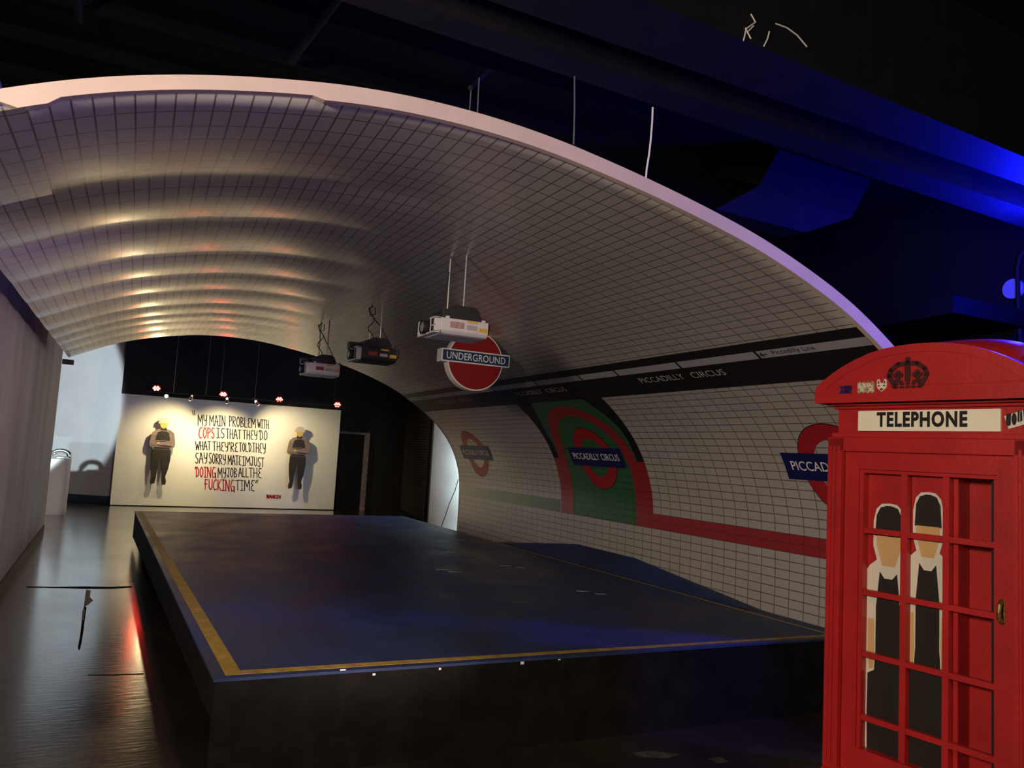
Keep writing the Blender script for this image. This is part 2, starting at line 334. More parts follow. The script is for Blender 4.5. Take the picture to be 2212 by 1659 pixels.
def build_tunnel():
    Y0, Y1 = 3.24, 11.84
    T = thing('station_tunnel_mockup', 'curved mock station tunnel lined with white tile print, red roundels and dark name frieze', 'tunnel', (4.85, Y0, 0))
    Ys = []
    for a, b in zip(SEAMS[:-1], SEAMS[1:]): Ys += lin(a, b, 10)[:-1]
    Ys += [Y1]
    sl = [x*0.06 for x in range(0, 130)]
    mb, uv = conform(Ys, sl, 0.0)
    # outer shell: give the sheet its thickness
    n0 = len(mb.v); ns = len(sl)
    for Y in (Y0, Y1):
        for s in sl:
            p, n = prof(s); mb.v.append((p.x-n.x*0.05, Y, p.y-n.y*0.05)); uv.append((Y, s))
    for j in range(ns-1): mb.f.append((n0+j, n0+j+1, n0+ns+j+1, n0+ns+j))
    last = (len(Ys)-1)*ns
    for j in range(ns-1):
        mb.f.append((j, j+1, n0+j+1, n0+j)); mb.f.append((last+j, n0+ns+j, n0+ns+j+1, last+j+1))
    obj('tile_lining', mb, M_TILE, T, smooth=True, uv=uv)
    # edge board along the front rim
    rb = MB(); ss = lin(0.5, 7.75, 150)
    for s in ss:
        p, n = prof(s)
        inn = 0.012
        if 6.27 < s < 7.24: inn = -0.004
        if s > 7.40: inn = -0.020
        for (k, Y) in ((inn, 3.205), (inn, 3.24), (-0.062, 3.24), (-0.062, 3.205)):
            rb.v.append((p.x+n.x*k, Y, p.y+n.y*k))
    for i in range(len(ss)-1):
        for k in range(4): a = i*4+k; b = i*4+(k+1) % 4; rb.f.append((a, b, b+4, a+4))
    rb.f += [(0, 1, 2, 3), tuple(len(rb.v)-4+k for k in (3, 2, 1, 0))]
    tag(obj('edge_board', rb, M_RIM, T), 'bare pinkish board along the front rim of the arch')
    # loose flap of print at the left end of the rim
    fb, uvf = conform(lin(3.19, 4.3, 8), lin(7.34, 7.80, 6), 0.02)
    obj('loose_flap', fb, M_TILE, T, uv=uvf)
    # black frieze
    fz, _ = conform(lin(Y0, Y1, 30), lin(2.53, 2.975, 8), 0.003)
    FZ = obj('frieze', fz, M_VBLK, T)
    cuts = [Y0, 4.18, 5.06, 5.96, 6.59, 7.51, 8.65, 9.05, 9.94, Y1]
    for a, b in zip(cuts[:-1], cuts[1:]):
        g, _ = conform(lin(a+0.012, b-0.012, 3), lin(2.803, 2.882, 2), 0.005); obj('direction_strip', g, M_VGREY, FZ)
    for (a, b) in ((10.72, 9.56), (8.22, 7.06), (5.74, 4.64)):
        L = abs(a-b)
        wall_text('station_lettering', 'PICCADILLY', a, a-L*0.55, 2.675, 2.745, M_VTXTG, FZ)
        wall_text('station_lettering', 'CIRCUS', a-L*0.64, b, 2.675, 2.745, M_VTXTG, FZ)
    for (a, b) in ((4.035, 3.665), (11.28, 10.95)):
        wall_text('line_lettering', 'Piccadilly', a, a-abs(a-b)*.66, 2.818, 2.872, M_VTXTD, FZ); wall_text('line_lettering', 'Line', a-abs(a-b)*.73, b, 2.828, 2.872, M_VTXTD, FZ)
    ar = MB(); AY = 4.185-0.03
    for pts in ([(0, .02), (.025, .045), (.034, .034), (.014, .02), (.034, .006), (.025, -.005)], [(0.012, .015), (.07, .015), (.07, .025), (.012, .025)]):
        ar.poly([surf(AY-a, 2.822+b, 0.008) for a, b in pts])
    obj('direction_arrow', ar, M_VTXTD, FZ)
    # stripes
    g, uv = conform(lin(3.3, 6.67, 14), [1.0155, 1.089, 1.1625], 0.003); obj('red_stripe', g, M_TRED, T, uv=uv)
    g, uv = conform(lin(8.52, 11.83, 14), [1.0155, 1.089, 1.1625], 0.003); obj('green_stripe', g, tile_mat('vinyl_stripe_green', (0.085, 0.16, 0.06), (0.05, 0.10, 0.04), 0.28), T, uv=uv)
    # arch panel
    YC, SC = 7.55, 1.67
    g, uv = conform(lin(6.64, 8.50, 8), lin(1.0155, 2.535, 20), 0.002)
    A = obj('arch_panel', g, M_TGRN, T, uv=uv)
    # black corner sweeps
    def sweep(sign):
        ea, eb = [], []
        for k in range(13):
            s = 1.69+(2.54-1.69)*k/12
            ang = min(1, max(0, (s-SC)/0.80)); inner = YC+sign*(0.82-0.25*max(0, (s-2.05)/0.49)**1.3 if s > 2.05 else 0.82)
            outer = YC+sign*0.945
            ea.append((outer, s)); eb.append((inner, s))
        return strip(ea, eb, 0.0035, 3)
    for sg in (1, -1):
        g, _ = sweep(sg); obj('black_corner', g, M_VBLK, A)
    ra, rb2 = [], []
    for k in range(33):
        a = math.pi*k/32; ra.append((YC+0.80*math.cos(a), SC+0.78*math.sin(a))); rb2.append((YC+0.63*math.cos(a), SC+0.62*math.sin(a)))
    g, uv = strip(ra, rb2, 0.005, 4); obj('red_arch', g, M_TRED, A, uv=uv)
    for (a, b) in ((YC+0.945, YC+0.65), (YC-0.945, YC-0.65)):
        g, uv = conform(lin(min(a, b), max(a, b), 3), lin(1.0155, 1.70, 10), 0.0045); obj('red_leg', g, M_TRED, A, uv=uv)
    # roundels
    for (yc, sc, off, last) in ((10.90, 1.715, 0.003, None), (7.505, 1.735, 0.006, None), (4.14, 1.735, 0.003, None)):
        ra, rb2 = [], []
        for k in range(49):
            a = 2*math.pi*k/48; ra.append((yc+0.375*math.cos(a), sc+0.375*math.sin(a))); rb2.append((yc+0.235*math.cos(a), sc+0.235*math.sin(a)))
        g, uv = strip(ra, rb2, off, 4)
        R = obj('roundel', g, M_VRED, T)
        ro = MB()
        for k in range(48):
            a, b = 2*math.pi*k/48, 2*math.pi*(k+1)/48
            ro.poly([surf(yc+q*math.cos(t), sc+q*math.sin(t), off-0.001) for q, t in ((.372, a), (.382, a), (.382, b), (.372, b))])
        obj('roundel_outline', ro, M_VBLK, R)
        g, _ = conform(lin(yc-0.55, yc+0.55, 4), lin(sc-0.115, sc+0.115, 5), off+0.003); obj('name_board', g, M_VBLUE, R)
        wall_text('name_lettering', 'PICCADILLY CIRCUS', yc+0.475, yc-0.475, sc-0.035, sc+0.045, M_VTXT, R, off+0.007, bold=0.006)
    # dark end of a timber under the left edge
    mb = MB().box(-0.875, -0.745, 11.86, 11.98, 2.545, 2.605); obj('frame_timber', mb, M_BLACK, T)
    # ribs carrying the sheet on the outside
    return T
TUNNEL = build_tunnel()
# ------------------------------------------------------------------ room shell
def struct(name, mb, m, **k): return tag(obj(name, mb, m, **k), kind='structure')
floor = struct('floor', MB().box(-8, 9, -5, 26, -0.2, 0.0), M_FLOOR)
struct('ceiling', MB().box(-8, 9, -5, 26, 4.9, 5.05), M_CEIL)
# left partition (slightly turned)
def lwx(Y): return -1.02-0.0164*(Y-9.5)
mb = MB(); mb.prism([(lwx(5), 5), (lwx(15.0), 15.0), (lwx(15.0)-0.25, 15.0), (lwx(5)-0.25, 5)], lambda a, b, t: (a, b, t), 0, 3.9)
struct('wall_left', mb, M_CONC)
mb = MB(); mb.prism([(lwx(5.02), 5.02), (lwx(5.02)+0.012, 5.02), (lwx(14.98)+0.012, 14.98), (lwx(14.98), 14.98)], lambda a, b, t: (a, b, t), 0, 0.13)
struct('baseboard_left', mb, M_RUBBER)
# back wall: white splayed part on the left, black part on the right
mb = MB(); mb.prism([(-0.20, 21.10), (-4.0, 23.40), (-4.0, 23.6), (-0.20, 21.3)], lambda a, b, t: (a, b, t), 0, 4.9); struct('wall_white_splayed', mb, M_WHITE)
mb = MB(); mb.prism([(-0.24, 21.085), (-4.0, 23.385), (-4.0, 23.40), (-0.24, 21.10)], lambda a, b, t: (a, b, t), 0, 0.19); struct('baseboard_back', mb, M_BLUEBASE)
mb = MB(); mb.box(-0.20, 5.12, 21.2, 21.4, 0, 4.9); mb.box(5.12, 5.92, 21.2, 21.4, 2.08, 4.9); mb.box(5.92, 7.10, 21.2, 21.4, 0, 4.9); mb.box(-0.24, -0.20, 20.85, 21.4, 2.65, 4.9)
struct('wall_back', mb, M_BLACKWALL)
mb = MB().box(-0.245, 5.2, 20.84, 21.2, 2.64, 4.9); struct('wall_back_upper', mb, M_BLACKWALL)
# door in the back wall
mb = MB().box(5.16, 5.80, 21.26, 21.32, 0.0, 2.03)
D = tag(obj('door_1', mb, M_DOOR), kind='structure')
mb = MB().box(5.80, 5.93, 21.12, 21.3, 0, 2.09); mb.box(5.05, 5.80, 21.12, 21.3, 2.03, 2.09); obj('door_frame', mb, M_WOODFR, D)
# right side wall: ribbed shutter, then a white wall lit by added cool spots
def rw(Y): return 6.53+(7.06-6.53)*(Y-17.8)/(21.55-17.8)
mb = MB(); mb.prism([(rw(11.4), 11.4), (rw(17.70), 17.70), (rw(17.70)+.2, 17.70), (rw(11.4)+.2, 11.4)], lambda a, b, t: (a, b, t), 0, 4.9); struct('wall_right_white', mb, M_WHITE)
mb = MB(); mb.prism([(rw(17.72), 17.72), (rw(21.5), 21.5), (rw(21.5)+.2, 21.5), (rw(17.72)+.2, 17.72)], lambda a, b, t: (a, b, t), 0, 4.9); struct('wall_right_black', mb, M_BLACKWALL)
SH = thing('roller_shutter', 'black ribbed roller shutter between the dark door and the glowing white wall', 'shutter', (rw(19.4), 19.4, 0))
sl = MB()
def rwp(Y, o, z): return (rw(Y)-o*0.99, Y+o*0.14, z)
N = 46; ysA, ysB = 17.90, 21.2
for k in range(N):
    z0 = 0.05+k*2.95/N; z1 = z0+2.95/N
    pts = [(z0, .03), (z0+(z1-z0)*.25, .06), (z0+(z1-z0)*.7, .06), (z1, .03)]
    for (za, oa), (zb, ob) in zip(pts[:-1], pts[1:]): sl.quad(rwp(ysA, oa, za), rwp(ysB, oa, za), rwp(ysB, ob, zb), rwp(ysA, ob, zb))
obj('slat_curtain', sl, mat('shutter_black', (0.045, 0.040, 0.034), 0.38, 0.5), SH)
for (a, b) in ((17.74, 17.90), (21.2, 21.3)):
    mb = MB(); mb.prism([(a, 0), (b, 0), (b, 0.075 if a > 18 else 0.012), (a, 0.075 if a > 18 else 0.012)], lambda A, B, t: rwp(A, B, t), 0, 3.05); obj('guide_rail', mb, M_BLACK, SH)
mb = MB().tube([rwp(17.5-0.0, .012, 1.62), rwp(16.9, .012, 1.3), rwp(16.3, .012, .85)], 0.004)
# thin cable hanging down the white wall
c0 = at_x(991, 1040, 6.0); 
pts = []
for (x, y) in ((991, 1036), (984, 1060), (972, 1088), (964, 1112), (955, 1137), (950, 1150)):
    d = ray(x, y); # intersection with the white wall plane
    k = (rw(0)+0.0)/(d.x-(7.06-6.53)/(21.55-17.8)*d.y); p = CAM+d*k; pts.append((p.x-0.012, p.y, p.z))
tag(obj('wall_cable', MB().tube(pts, 0.008, 6), M_CABLE), 'thin dark cable drooping down the bright white wall behind the tunnel', 'cable')
struct('wall_right', MB().box(8.2, 8.4, -5, 17, 0, 4.9), mat('wall_right_black', (0.004, 0.004, 0.005), .8, .15))
struct('wall_front', MB().box(-8, 9, -5.2, -5, 0, 4.9), M_BLACKWALL)
struct('wall_far_left', MB().box(-8.2, -8, -5, 26, 0, 4.9), M_BLACKWALL)
struct('wall_far_back', MB().box(-8, 9, 26, 26.2, 0, 4.9), M_BLACKWALL)
# floor cracks and chipped patches at the left
def floor_poly(name, px, m, z):
    mb = MB(); pts = [at_z(x, y, 0) for x, y in px]
    mb.poly([(p.x, p.y, z) for p in pts]); return obj(name, mb, m, floor)
floor_poly('floor_crack', [(57, 1267), (120, 1268), (180, 1267), (240, 1268), (285, 1266), (285, 1269), (240, 1272), (180, 1272), (120, 1270), (57, 1269)], M_CRACK, 0.0015)
floor_poly('floor_crack', [(181, 1310), (187, 1312), (183, 1340), (180, 1365), (176, 1390), (172, 1405), (168, 1400), (173, 1372), (177, 1340)], M_CRACK, 0.0015)
floor_poly('floor_crack', [(190, 1458), (250, 1457), (310, 1455), (310, 1456.5), (250, 1458.5), (190, 1459)], M_CRACK, 0.0015)
floor_poly('floor_chip', [(186, 1274), (196, 1276), (194, 1290), (201, 1297), (190, 1306), (181, 1312), (183, 1295)], M_PATCH, 0.002)
floor_poly('floor_chip', [(178, 1318), (184, 1318), (181, 1338), (176, 1344)], M_PATCH, 0.002)
floor_poly('floor_scuff', [(1366, 1627), (1400, 1622), (1470, 1630), (1440, 1640), (1380, 1636)], M_PATCH2, 0.002)
floor_poly('floor_scuff', [(1530, 1640), (1556, 1636), (1574, 1646), (1550, 1650)], M_PATCH2, 0.002)
# ------------------------------------------------------------------ platform
P = thing('platform', 'low navy blue stage platform with ochre edge lines and black sides under the tunnel arch', 'platform', (2.5, 8.8, 0))
PX0, PX1, PY0, PY1 = 0.44, 4.66, 4.135, 13.55
mb = MB(); mb.prism([(0.478, 4.135), (4.846, 4.135), (4.846, 9.8), (4.60, 9.8), (4.52, 13.55), (0.185, 13.55)], lambda a, b, t: (a, b, t), 0.485, 0.5); obj('deck', mb, M_DECK, P)
def skx(Y): return 0.478+(0.185-0.478)*(Y-4.135)/(13.55-4.135)
mb = MB().box(0.484, 4.845, 4.142, 4.18, 0, 0.485); obj('front_skirt', mb, M_SKIRT, P)
mb = MB(); mb.prism([(4.18, 0.485), (13.46, 0.485), (13.46, 0.12), (4.18, 0.30)], lambda a, b, t: (skx(a)+t, a, b), 0.006, 0.03); obj('side_fascia', mb, M_SKIRT, P)
mb = MB(); mb.prism([(skx(4.18)+.25, 4.18), (skx(13.5)+.25, 13.5), (skx(13.5)+.3, 13.5), (skx(4.18)+.3, 4.18)], lambda a, b, t: (a, b, t), 0, 0.485); obj('inner_support', mb, M_BLACK, P)
mb = MB().box(0.3, 4.57, 13.46, 13.54, 0, 0.485); obj('back_skirt', mb, M_SKIRT, P)
mb = MB().box(4.53, 4.57, 4.18, 13.46, 0, 0.485); obj('wall_side_skirt', mb, M_SKIRT, P)
mb = MB()
mb.prism([(skx(4.19)+.06, 4.19), (skx(4.19)+.14, 4.19), (skx(13.5)+.105, 13.5), (skx(13.5)+.03, 13.5)], lambda a, b, t: (a, b, t), 0.5, 0.5015)
mb.prism([(skx(4.19)+.14, 4.19), (4.80, 4.19), (4.80, 4.225), (skx(4.19)+.14, 4.26)], lambda a, b, t: (a, b, t), 0.5, 0.5015)
mb.prism([(4.70, 4.225), (4.725, 4.225), (4.45, 13.5), (4.43, 13.5)], lambda a, b, t: (a, b, t), 0.5, 0.5015)
obj('edge_line', mb, M_YEL, P)
for (x, y, l) in ((968, 1166, 38), (955, 1193, 30), (966, 1190, 22), (940, 1230, 34), (968, 1235, 30), (1080, 1222, 25), (1115, 1226, 20), (1245, 1277, 28), (1285, 1283, 26), (950, 1167, 12)):
    mb = MB(); a = at_z(x, y, 0.5); b = at_z(x+l, y+1, 0.5); dy = 0.022
    mb.poly([(a.x, a.y-dy, 0.5012), (b.x, b.y-dy*.6, 0.5012), (b.x-.01, b.y+dy*.6, 0.5012), (a.x+.01, a.y+dy, 0.5012)]); obj('paint_scuff', mb, M_SCUFF, P)
for (x, y, l, h) in ((805, 1455, 6, 4), (948, 1443, 5, 4), (1125, 1425, 7, 10), (1206, 1422, 5, 4), (735, 1446, 12, 3)):
    mb = MB(); a = at_y(x, y, 4.138); b = at_y(x+l, y+h, 4.138); mb.quad((a.x, 4.139, a.z), (b.x, 4.139, a.z), (b.x, 4.139, b.z), (a.x, 4.139, b.z)); obj('skirt_chip', mb, M_SCUFF, P)
# wedge against the tiled wall
mb = MB()
A_, D_, E_ = (4.61, 9.62, .501), (4.64, 8.3, .501), (4.73, 5.06, .501); A2, E2 = (4.845, 9.75, .501), (4.845, 5.0, .501); B_, C_ = (4.845, 8.08, .68), (4.845, 6.9, .68)
mb.poly([A_, B_, C_, D_]); mb.poly([A_, A2, B_]); mb.poly([D_, C_, E_]); mb.poly([E_, C_, E2]); mb.poly([A_, D_, E_, E2, A2]); mb.poly([A2, E2, C_, B_])
tag(obj('ramp_wedge', mb, M_DECK), 'navy blue wedge ramp lying between the platform edge line and the tiled wall', 'ramp')
# ------------------------------------------------------------------ quote panel
Q = thing('quote_panel', 'cream white display panel with black and red handwritten quotation on the back wall', 'panel', (2.4, 20.95, 0))
obj('board', MB().box(-0.25, 5.006, 20.8, 21.15, 0.02, 2.635), M_PANEL, Q)
GL = {
 'A': (.85, [[(0, 0), (.4, 1), (.5, 1), (1, 0)], [(.12, .42), (.9, .42)]]), 'B': (.8, [[(.1, 0), (.1, 1), (.7, .9), (.75, .65), (.15, .52), (.85, .35), (.85, .1), (.1, 0)]]),
 'C': (.75, [[(.95, .95), (.6, 1), (.15, .7), (.05, .3), (.4, 0), (.95, .1)]]), 'D': (.85, [[(0, .85), (.1, 1), (.6, .95), (.95, .6), (.75, .15), (.3, 0)], [(.25, 1), (.28, 0)]]),
 'E': (.7, [[(.95, .95), (.4, .98), (.15, .7), (.55, .52), (.1, .4), (.2, .06), (.9, .02)]]), 'F': (.7, [[(.2, 0), (.15, 1), (.95, .97)], [(.0, .55), (.75, .55)]]),
 'G': (.9, [[(.9, .95), (.4, 1), (.08, .5), (.3, .02), (.85, .1), (.88, .45), (.5, .45)], [(.88, .45), (.92, -.05)]]),
 'H': (.8, [[(.12, 1), (.08, 0)], [(.85, 1), (.92, 0)], [(.05, .48), (.95, .5)]]), 'I': (.55, [[(.5, 1), (.5, 0)], [(0, 1), (1, .98)], [(0, 0), (1, .02)]]),
 'J': (.7, [[(.1, 1), (1, .98)], [(.7, 1), (.68, .1), (.4, 0), (.05, .25)]]), 'K': (.8, [[(.12, 1), (.1, 0)], [(.9, 1), (.15, .45), (.95, 0)]]),
 'L': (.65, [[(.12, 1), (.1, .03), (.95, 0)]]), 'M': (1.1, [[(.05, 0), (.1, 1), (.5, .35), (.85, 1), (.97, 0)]]), 'N': (.9, [[(.08, 0), (.1, 1), (.85, 0), (.92, 1)]]),
 'O': (.8, [[(.5, 1), (.12, .75), (.08, .25), (.45, 0), (.88, .25), (.9, .75), (.5, 1)]]), 'P': (.7, [[(.15, 0), (.12, 1), (.8, .92), (.85, .6), (.15, .48)]]),
 'R': (.8, [[(.12, 0), (.1, 1), (.8, .92), (.8, .6), (.15, .5), (.95, 0)]]), 'S': (.7, [[(.95, .95), (.45, 1), (.1, .78), (.3, .55), (.8, .4), (.8, .12), (.45, -.02), (.02, .12)]]),
 'T': (.75, [[(0, .98), (1, 1)], [(.5, 1), (.52, 0)]]), 'U': (.8, [[(.1, 1), (.1, .2), (.45, 0), (.85, .2), (.9, 1)]]),
 'W': (1.0, [[(0, 1), (.22, 0), (.5, .65), (.75, 0), (1, 1)]]), 'Y': (.75, [[(.05, 1), (.15, .55), (.5, .45), (.85, .6)], [(.95, 1), (.8, .1), (.35, -.02)]]),
 '.': (.25, [[(.4, .0), (.6, .05)]]), "'": (.2, [[(.6, 1), (.4, .75)]]), '"': (.5, [[(.1, 1), (.35, .1)], [(.6, 1), (.75, .1)]]), ',': (.5, [[(.4, 1), (.1, .1)], [(.95, 1), (.6, .1)]]),
}
def panel_pt(cx_, cy_): return at_y(400+cx_*220/1659., 870+cy_*220/1659., 20.8)
def write(mb, word, x0, x1, yt0, yt1, yb0, yb1, wd):
    tot = sum(GL[c][0]+.16 for c in word)-.16; pos = 0
    for c in word:
        wl, strokes = GL[c]
        for st in strokes:
            pp = []
            for (a, b) in st:
                u = (pos+a*wl)/tot; X = x0+(x1-x0)*u; yt = yt0+(yt1-yt0)*u; yb = yb0+(yb1-yb0)*u
                p = panel_pt(X, yb+(yt-yb)*b); pp.append((p.x, p.z))
            for (a, b) in zip(pp[:-1], pp[1:]):
                d = Vector((b[0]-a[0], b[1]-a[1])); L = d.length; 
                if L < 1e-5: continue
                d /= L; an = math.degrees(math.atan2(d.y, d.x)); r = wd/2
                mb.prism(circ(a[0], a[1], r, n=5, a0=an+90, a1=an+270)+circ(b[0], b[1], r, n=5, a0=an-90, a1=an+90), lambda A, B, t: (A, t, B), 20.796, 20.801)
        pos += wl+.16
K = 'k'; Rr = 'r'
WORDS = [
 (K, '"', 112, 172, 130, 130, 205, 205), (K, 'MY', 205, 355, 195, 200, 370, 380), (K, 'MAIN', 395, 655, 205, 215, 370, 385), (K, 'PROBLEM', 715, 1150, 215, 260, 385, 410), (K, 'WITH', 1180, 1360, 270, 285, 400, 430),
 (Rr, 'COPS', 222, 480, 400, 410, 580, 575), (K, 'IS', 510, 645, 412, 420, 572, 575), (K, 'THAT', 665, 910, 425, 445, 580, 590), (K, 'THEY', 940, 1175, 445, 455, 590, 605), (K, 'DO', 1205, 1340, 450, 455, 608, 608),
 (K, 'WHAT', 170, 415, 632, 630, 768, 770), (K, "THEY'RE", 448, 860, 635, 650, 780, 800), (K, 'TOLD.', 880, 1100, 650, 655, 795, 800), (K, 'THEY', 1095, 1310, 655, 665, 800, 828),
 (K, 'SAY', 165, 360, 818, 815, 985, 985), (K, 'SORRY', 388, 660, 815, 850, 985, 1008), (K, 'MATE', 695, 912, 855, 865, 1005, 1018), (K, 'IM', 930, 1060, 875, 880, 1025, 1020), (K, 'JUST', 1068, 1285, 878, 900, 1025, 1052),
 (Rr, 'DOING', 165, 500, 1048, 1050, 1205, 1222), (K, 'MY', 530, 665, 1060, 1062, 1220, 1228), (K, 'JOB', 680, 845, 1065, 1065, 1210, 1215), (K, 'ALL', 870, 1030, 1062, 1062, 1205, 1210), (K, 'THE', 1040, 1245, 1062, 1065, 1215, 1225),
 (Rr, 'FUCKING', 318, 805, 1250, 1258, 1405, 1448), (K, 'TIME', 822, 1130, 1262, 1258, 1425, 1440), (K, ',', 1142, 1187, 1262, 1258, 1312, 1308),
 (Rr, 'BANKSY', 1330, 1552, 1500, 1510, 1552, 1560)]
for (kc, wdd, x0, x1, a, b, c, d) in WORDS:
    mb = MB(); write(mb, wdd, x0, x1, a, b, c, d, 0.020 if kc == K else 0.024)
    obj('handwritten_word' if wdd not in ('"', ',') else 'quotation_mark', mb, M_INK if kc == K else M_INKR, Q)
# plain cut-out figures standing proud of the panel (generic stand-ins)
def cutout(xc, label, flip):
    C_ = thing('cutout_figure', label, 'cutout', (xc, 20.66, 0.52), 'figure cutouts on the cream panel')
    s = 1.0
    def half(pts): return [(xc+a, b) for a, b in pts]+[(xc-a, b) for a, b in reversed(pts)]
    fn = lambda a, b, t: (a, t, b)
    y0, y1 = 20.645, 20.665
    def part(name, poly, m, dy=0.0, par=C_):
        mb = MB().prism(poly, fn, y0-dy, y1-dy); return obj(name, mb, m, par)
    # trousers and boots
    legs = [(xc-.20, 1.38), (xc+.20, 1.38), (xc+.21, 1.15), (xc+.18, .90), (xc+.13, .72), (xc+.16, .62), (xc+.15, .53), (xc+.07, .53), (xc+.05, .66), (xc+.04, .85), (xc+.02, 1.12),
            (xc-.02, 1.12), (xc-.06, .85), (xc-.07, .68), (xc-.09, .56), (xc-.17, .53), (xc-.19, .60), (xc-.16, .72), (xc-.19, .90), (xc-.21, 1.15)]
    part('trousers', legs, M_CHAR)
    tor = half([(.07, 1.86), (.16, 1.83), (.24, 1.76), (.27, 1.62), (.285, 1.50), (.27, 1.43), (.21, 1.40), (.20, 1.36)])
    part('jumper', tor, M_MAUVE, 0.004)
    part('vest', half([(.05, 1.80), (.12, 1.77), (.15, 1.66), (.16, 1.58)]), M_CHAR, 0.008)
    part('vest', half([(.17, 1.42), (.18, 1.37)]), M_CHAR, 0.008)
    part('forearm', [(xc-.27, 1.47), (xc-.24, 1.545), (xc+.08, 1.60), (xc+.12, 1.54), (xc-.20, 1.44)], M_MAUVE, 0.010)
    part('forearm', [(xc+.27, 1.47), (xc+.24, 1.545), (xc-.06, 1.535), (xc-.12, 1.49), (xc-.05, 1.455), (xc+.20, 1.44)], M_MAUVE, 0.014)
    part('sleeve_fold', [(xc-.15, 1.545), (xc+.09, 1.585), (xc+.10, 1.565), (xc-.13, 1.528)], M_CHAR, 0.012)
    part('sleeve_fold', [(xc+.21, 1.44), (xc-.05, 1.455), (xc-.02, 1.47), (xc+.20, 1.46)], M_CHAR, 0.016)
    part('hand', [(xc-.11, 1.535), (xc-.06, 1.540), (xc-.06, 1.495), (xc-.11, 1.490), (xc-.135, 1.51)], M_SKIN, 0.017)
    part('neck', half([(.06, 1.92), (.07, 1.82)]), M_CHAR, 0.006)
    part('face', circ(xc, 1.97, .085, .105, 20), M_SKIN, 0.010)
    part('cap', circ(xc, 2.00, .125, .13, 14, -8, 188)+[(xc-.11, 1.98), (xc+.11, 1.98)], M_STONE, 0.014)
    for (dx, z) in ((-.09, 1.6), (.09, 1.6), (-.10, 1.0), (.10, 1.0)): obj('standoff_peg', MB().tube([(xc+dx, 20.66, z), (xc+dx, 20.799, z)], 0.012, 8), M_STEEL, C_)
cutout(0.74, 'flat cutout figure with folded arms and pale cap, left of the handwriting', 1)
cutout(3.95, 'flat cutout figure with folded arms and pale cap, right of the handwriting', -1)
# ------------------------------------------------------------------ lamps over the panel
track = MB().box(0.45, 3.0, 19.69, 19.72, 2.66, 2.685)
RB = thing('lighting_bar', 'thin black lighting bar hung on wires above the quotation panel', 'bar', (2.6, 19.7, 2.67))
obj('bar', MB().box(0.25, 4.95, 19.69, 19.72, 2.68, 2.705), M_BLACK, RB)
for px in ((386, 730), (456, 730), (487, 735), (561, 740), (727, 800)):
    x = at_y(px[0], px[1], 19.7).x; obj('hanging_wire', MB().tube([(x, 19.705, 2.70), (x, 19.705, 4.9)], 0.004, 5), M_STEEL, RB)
SPW = [(0.69, None, None, 46, 'lit white spotlight at the left end of the lighting bar'), (1.22, 0.75, 1.45, 40, 'small spotlight second from left on the lighting bar, above the opening quote mark'),
       (2.01, 2.05, 1.45, 44, 'white spotlight on the lighting bar just right of the second red lamp'), (2.70, 3.95, 1.5, 44, 'rightmost white spotlight on the lighting bar, above the right part of the handwriting')]
for (x, tx, tz, an, lab) in SPW:
    L = thing('spotlight', lab, 'spotlight', (x, 19.7, 2.6), 'white spotlights on the lighting bar')
    a = Vector((x, 19.7, 2.60)); tgt = Vector((tx, 20.8, tz-.15)) if tx else Vector((0.9, 11.0, 2.2)); d = (tgt-a).normalized()
    obj('lamp_body', MB().tube([tuple(a-d*.06), tuple(a-d*.055), tuple(a+d*.05)], 0.030, 14, r2=0.042), M_STEEL, L, smooth=False)
    obj('bulb', MB().tube([tuple(a-d*.075), tuple(a-d*.068), tuple(a-d*.060)], 0.020, 12), M_BULB if lab.startswith(('lit', 'white', 'right')) else M_BULBD, L)
    obj('lens', MB().tube([tuple(a+d*.051), tuple(a+d*.056)], 0.036, 14), M_BULB, L)
    obj('bracket', MB().tube([(x, 19.7, 2.68), (x, 19.7, 2.61)], 0.008, 6), M_BLACK, L)
    light('spotlight_beam', 'SPOT', tuple(a+d*.075), tuple(tgt), 165 if tx else 30, WARM, spot=104 if tx else 90, blend=1.0, radius=0.05)
REDS = [(0.477, 2.775, 'leftmost red stage lamp above the quotation panel'), (1.936, 2.76, 'red stage lamp above the handwriting, second from the left'),
        (3.242, 2.745, 'red stage lamp above the gap between handwriting and right cutout figure'), (4.677, 2.73, 'rightmost red stage lamp at the panel corner by the dark door')]
for (x, z, lab) in REDS:
    L = thing('stage_lamp', lab, 'stage lamp', (x, 19.9, z), 'red stage lamps above the panel')
    a = Vector((x, 19.88, z)); d = Vector((-.10, -1, -.30)).normalized()
    obj('housing', MB().tube([tuple(a-d*.10), tuple(a-d*.09), tuple(a+d*.02)], 0.075, 18, r2=0.095), M_BLACK, L)
    led = MB(); up = Vector((0, 0, 1)); rt = d.cross(up).normalized(); u2 = rt.cross(d)
    for (i, j) in ((0, 0), (.058, 0), (-.058, 0), (.029, .036), (-.029, .036), (.029, -.036), (-.029, -.036)):
        c = a+d*.022+rt*i+u2*j; led.tube([tuple(c), tuple(c+d*.008)], 0.021, 10)
    obj('led_cluster', led, M_LED, L)
    obj('yoke', MB().tube([(x-.10, 19.88, z), (x-.10, 19.9, z+.12), (x+.10, 19.9, z+.12), (x+.10, 19.88, z)], 0.010, 6), M_BLACK, L)
    obj('hanging_rod', MB().tube([(x, 19.9, z+.12), (x, 19.9, 4.9)], 0.006, 6), M_BLACK, L)
    light('stage_lamp_beam', 'SPOT', tuple(a+d*.06), tuple(a+d*5), 1.3, (1.0, 0.02, 0.015), spot=150, blend=0.8, radius=0.06)
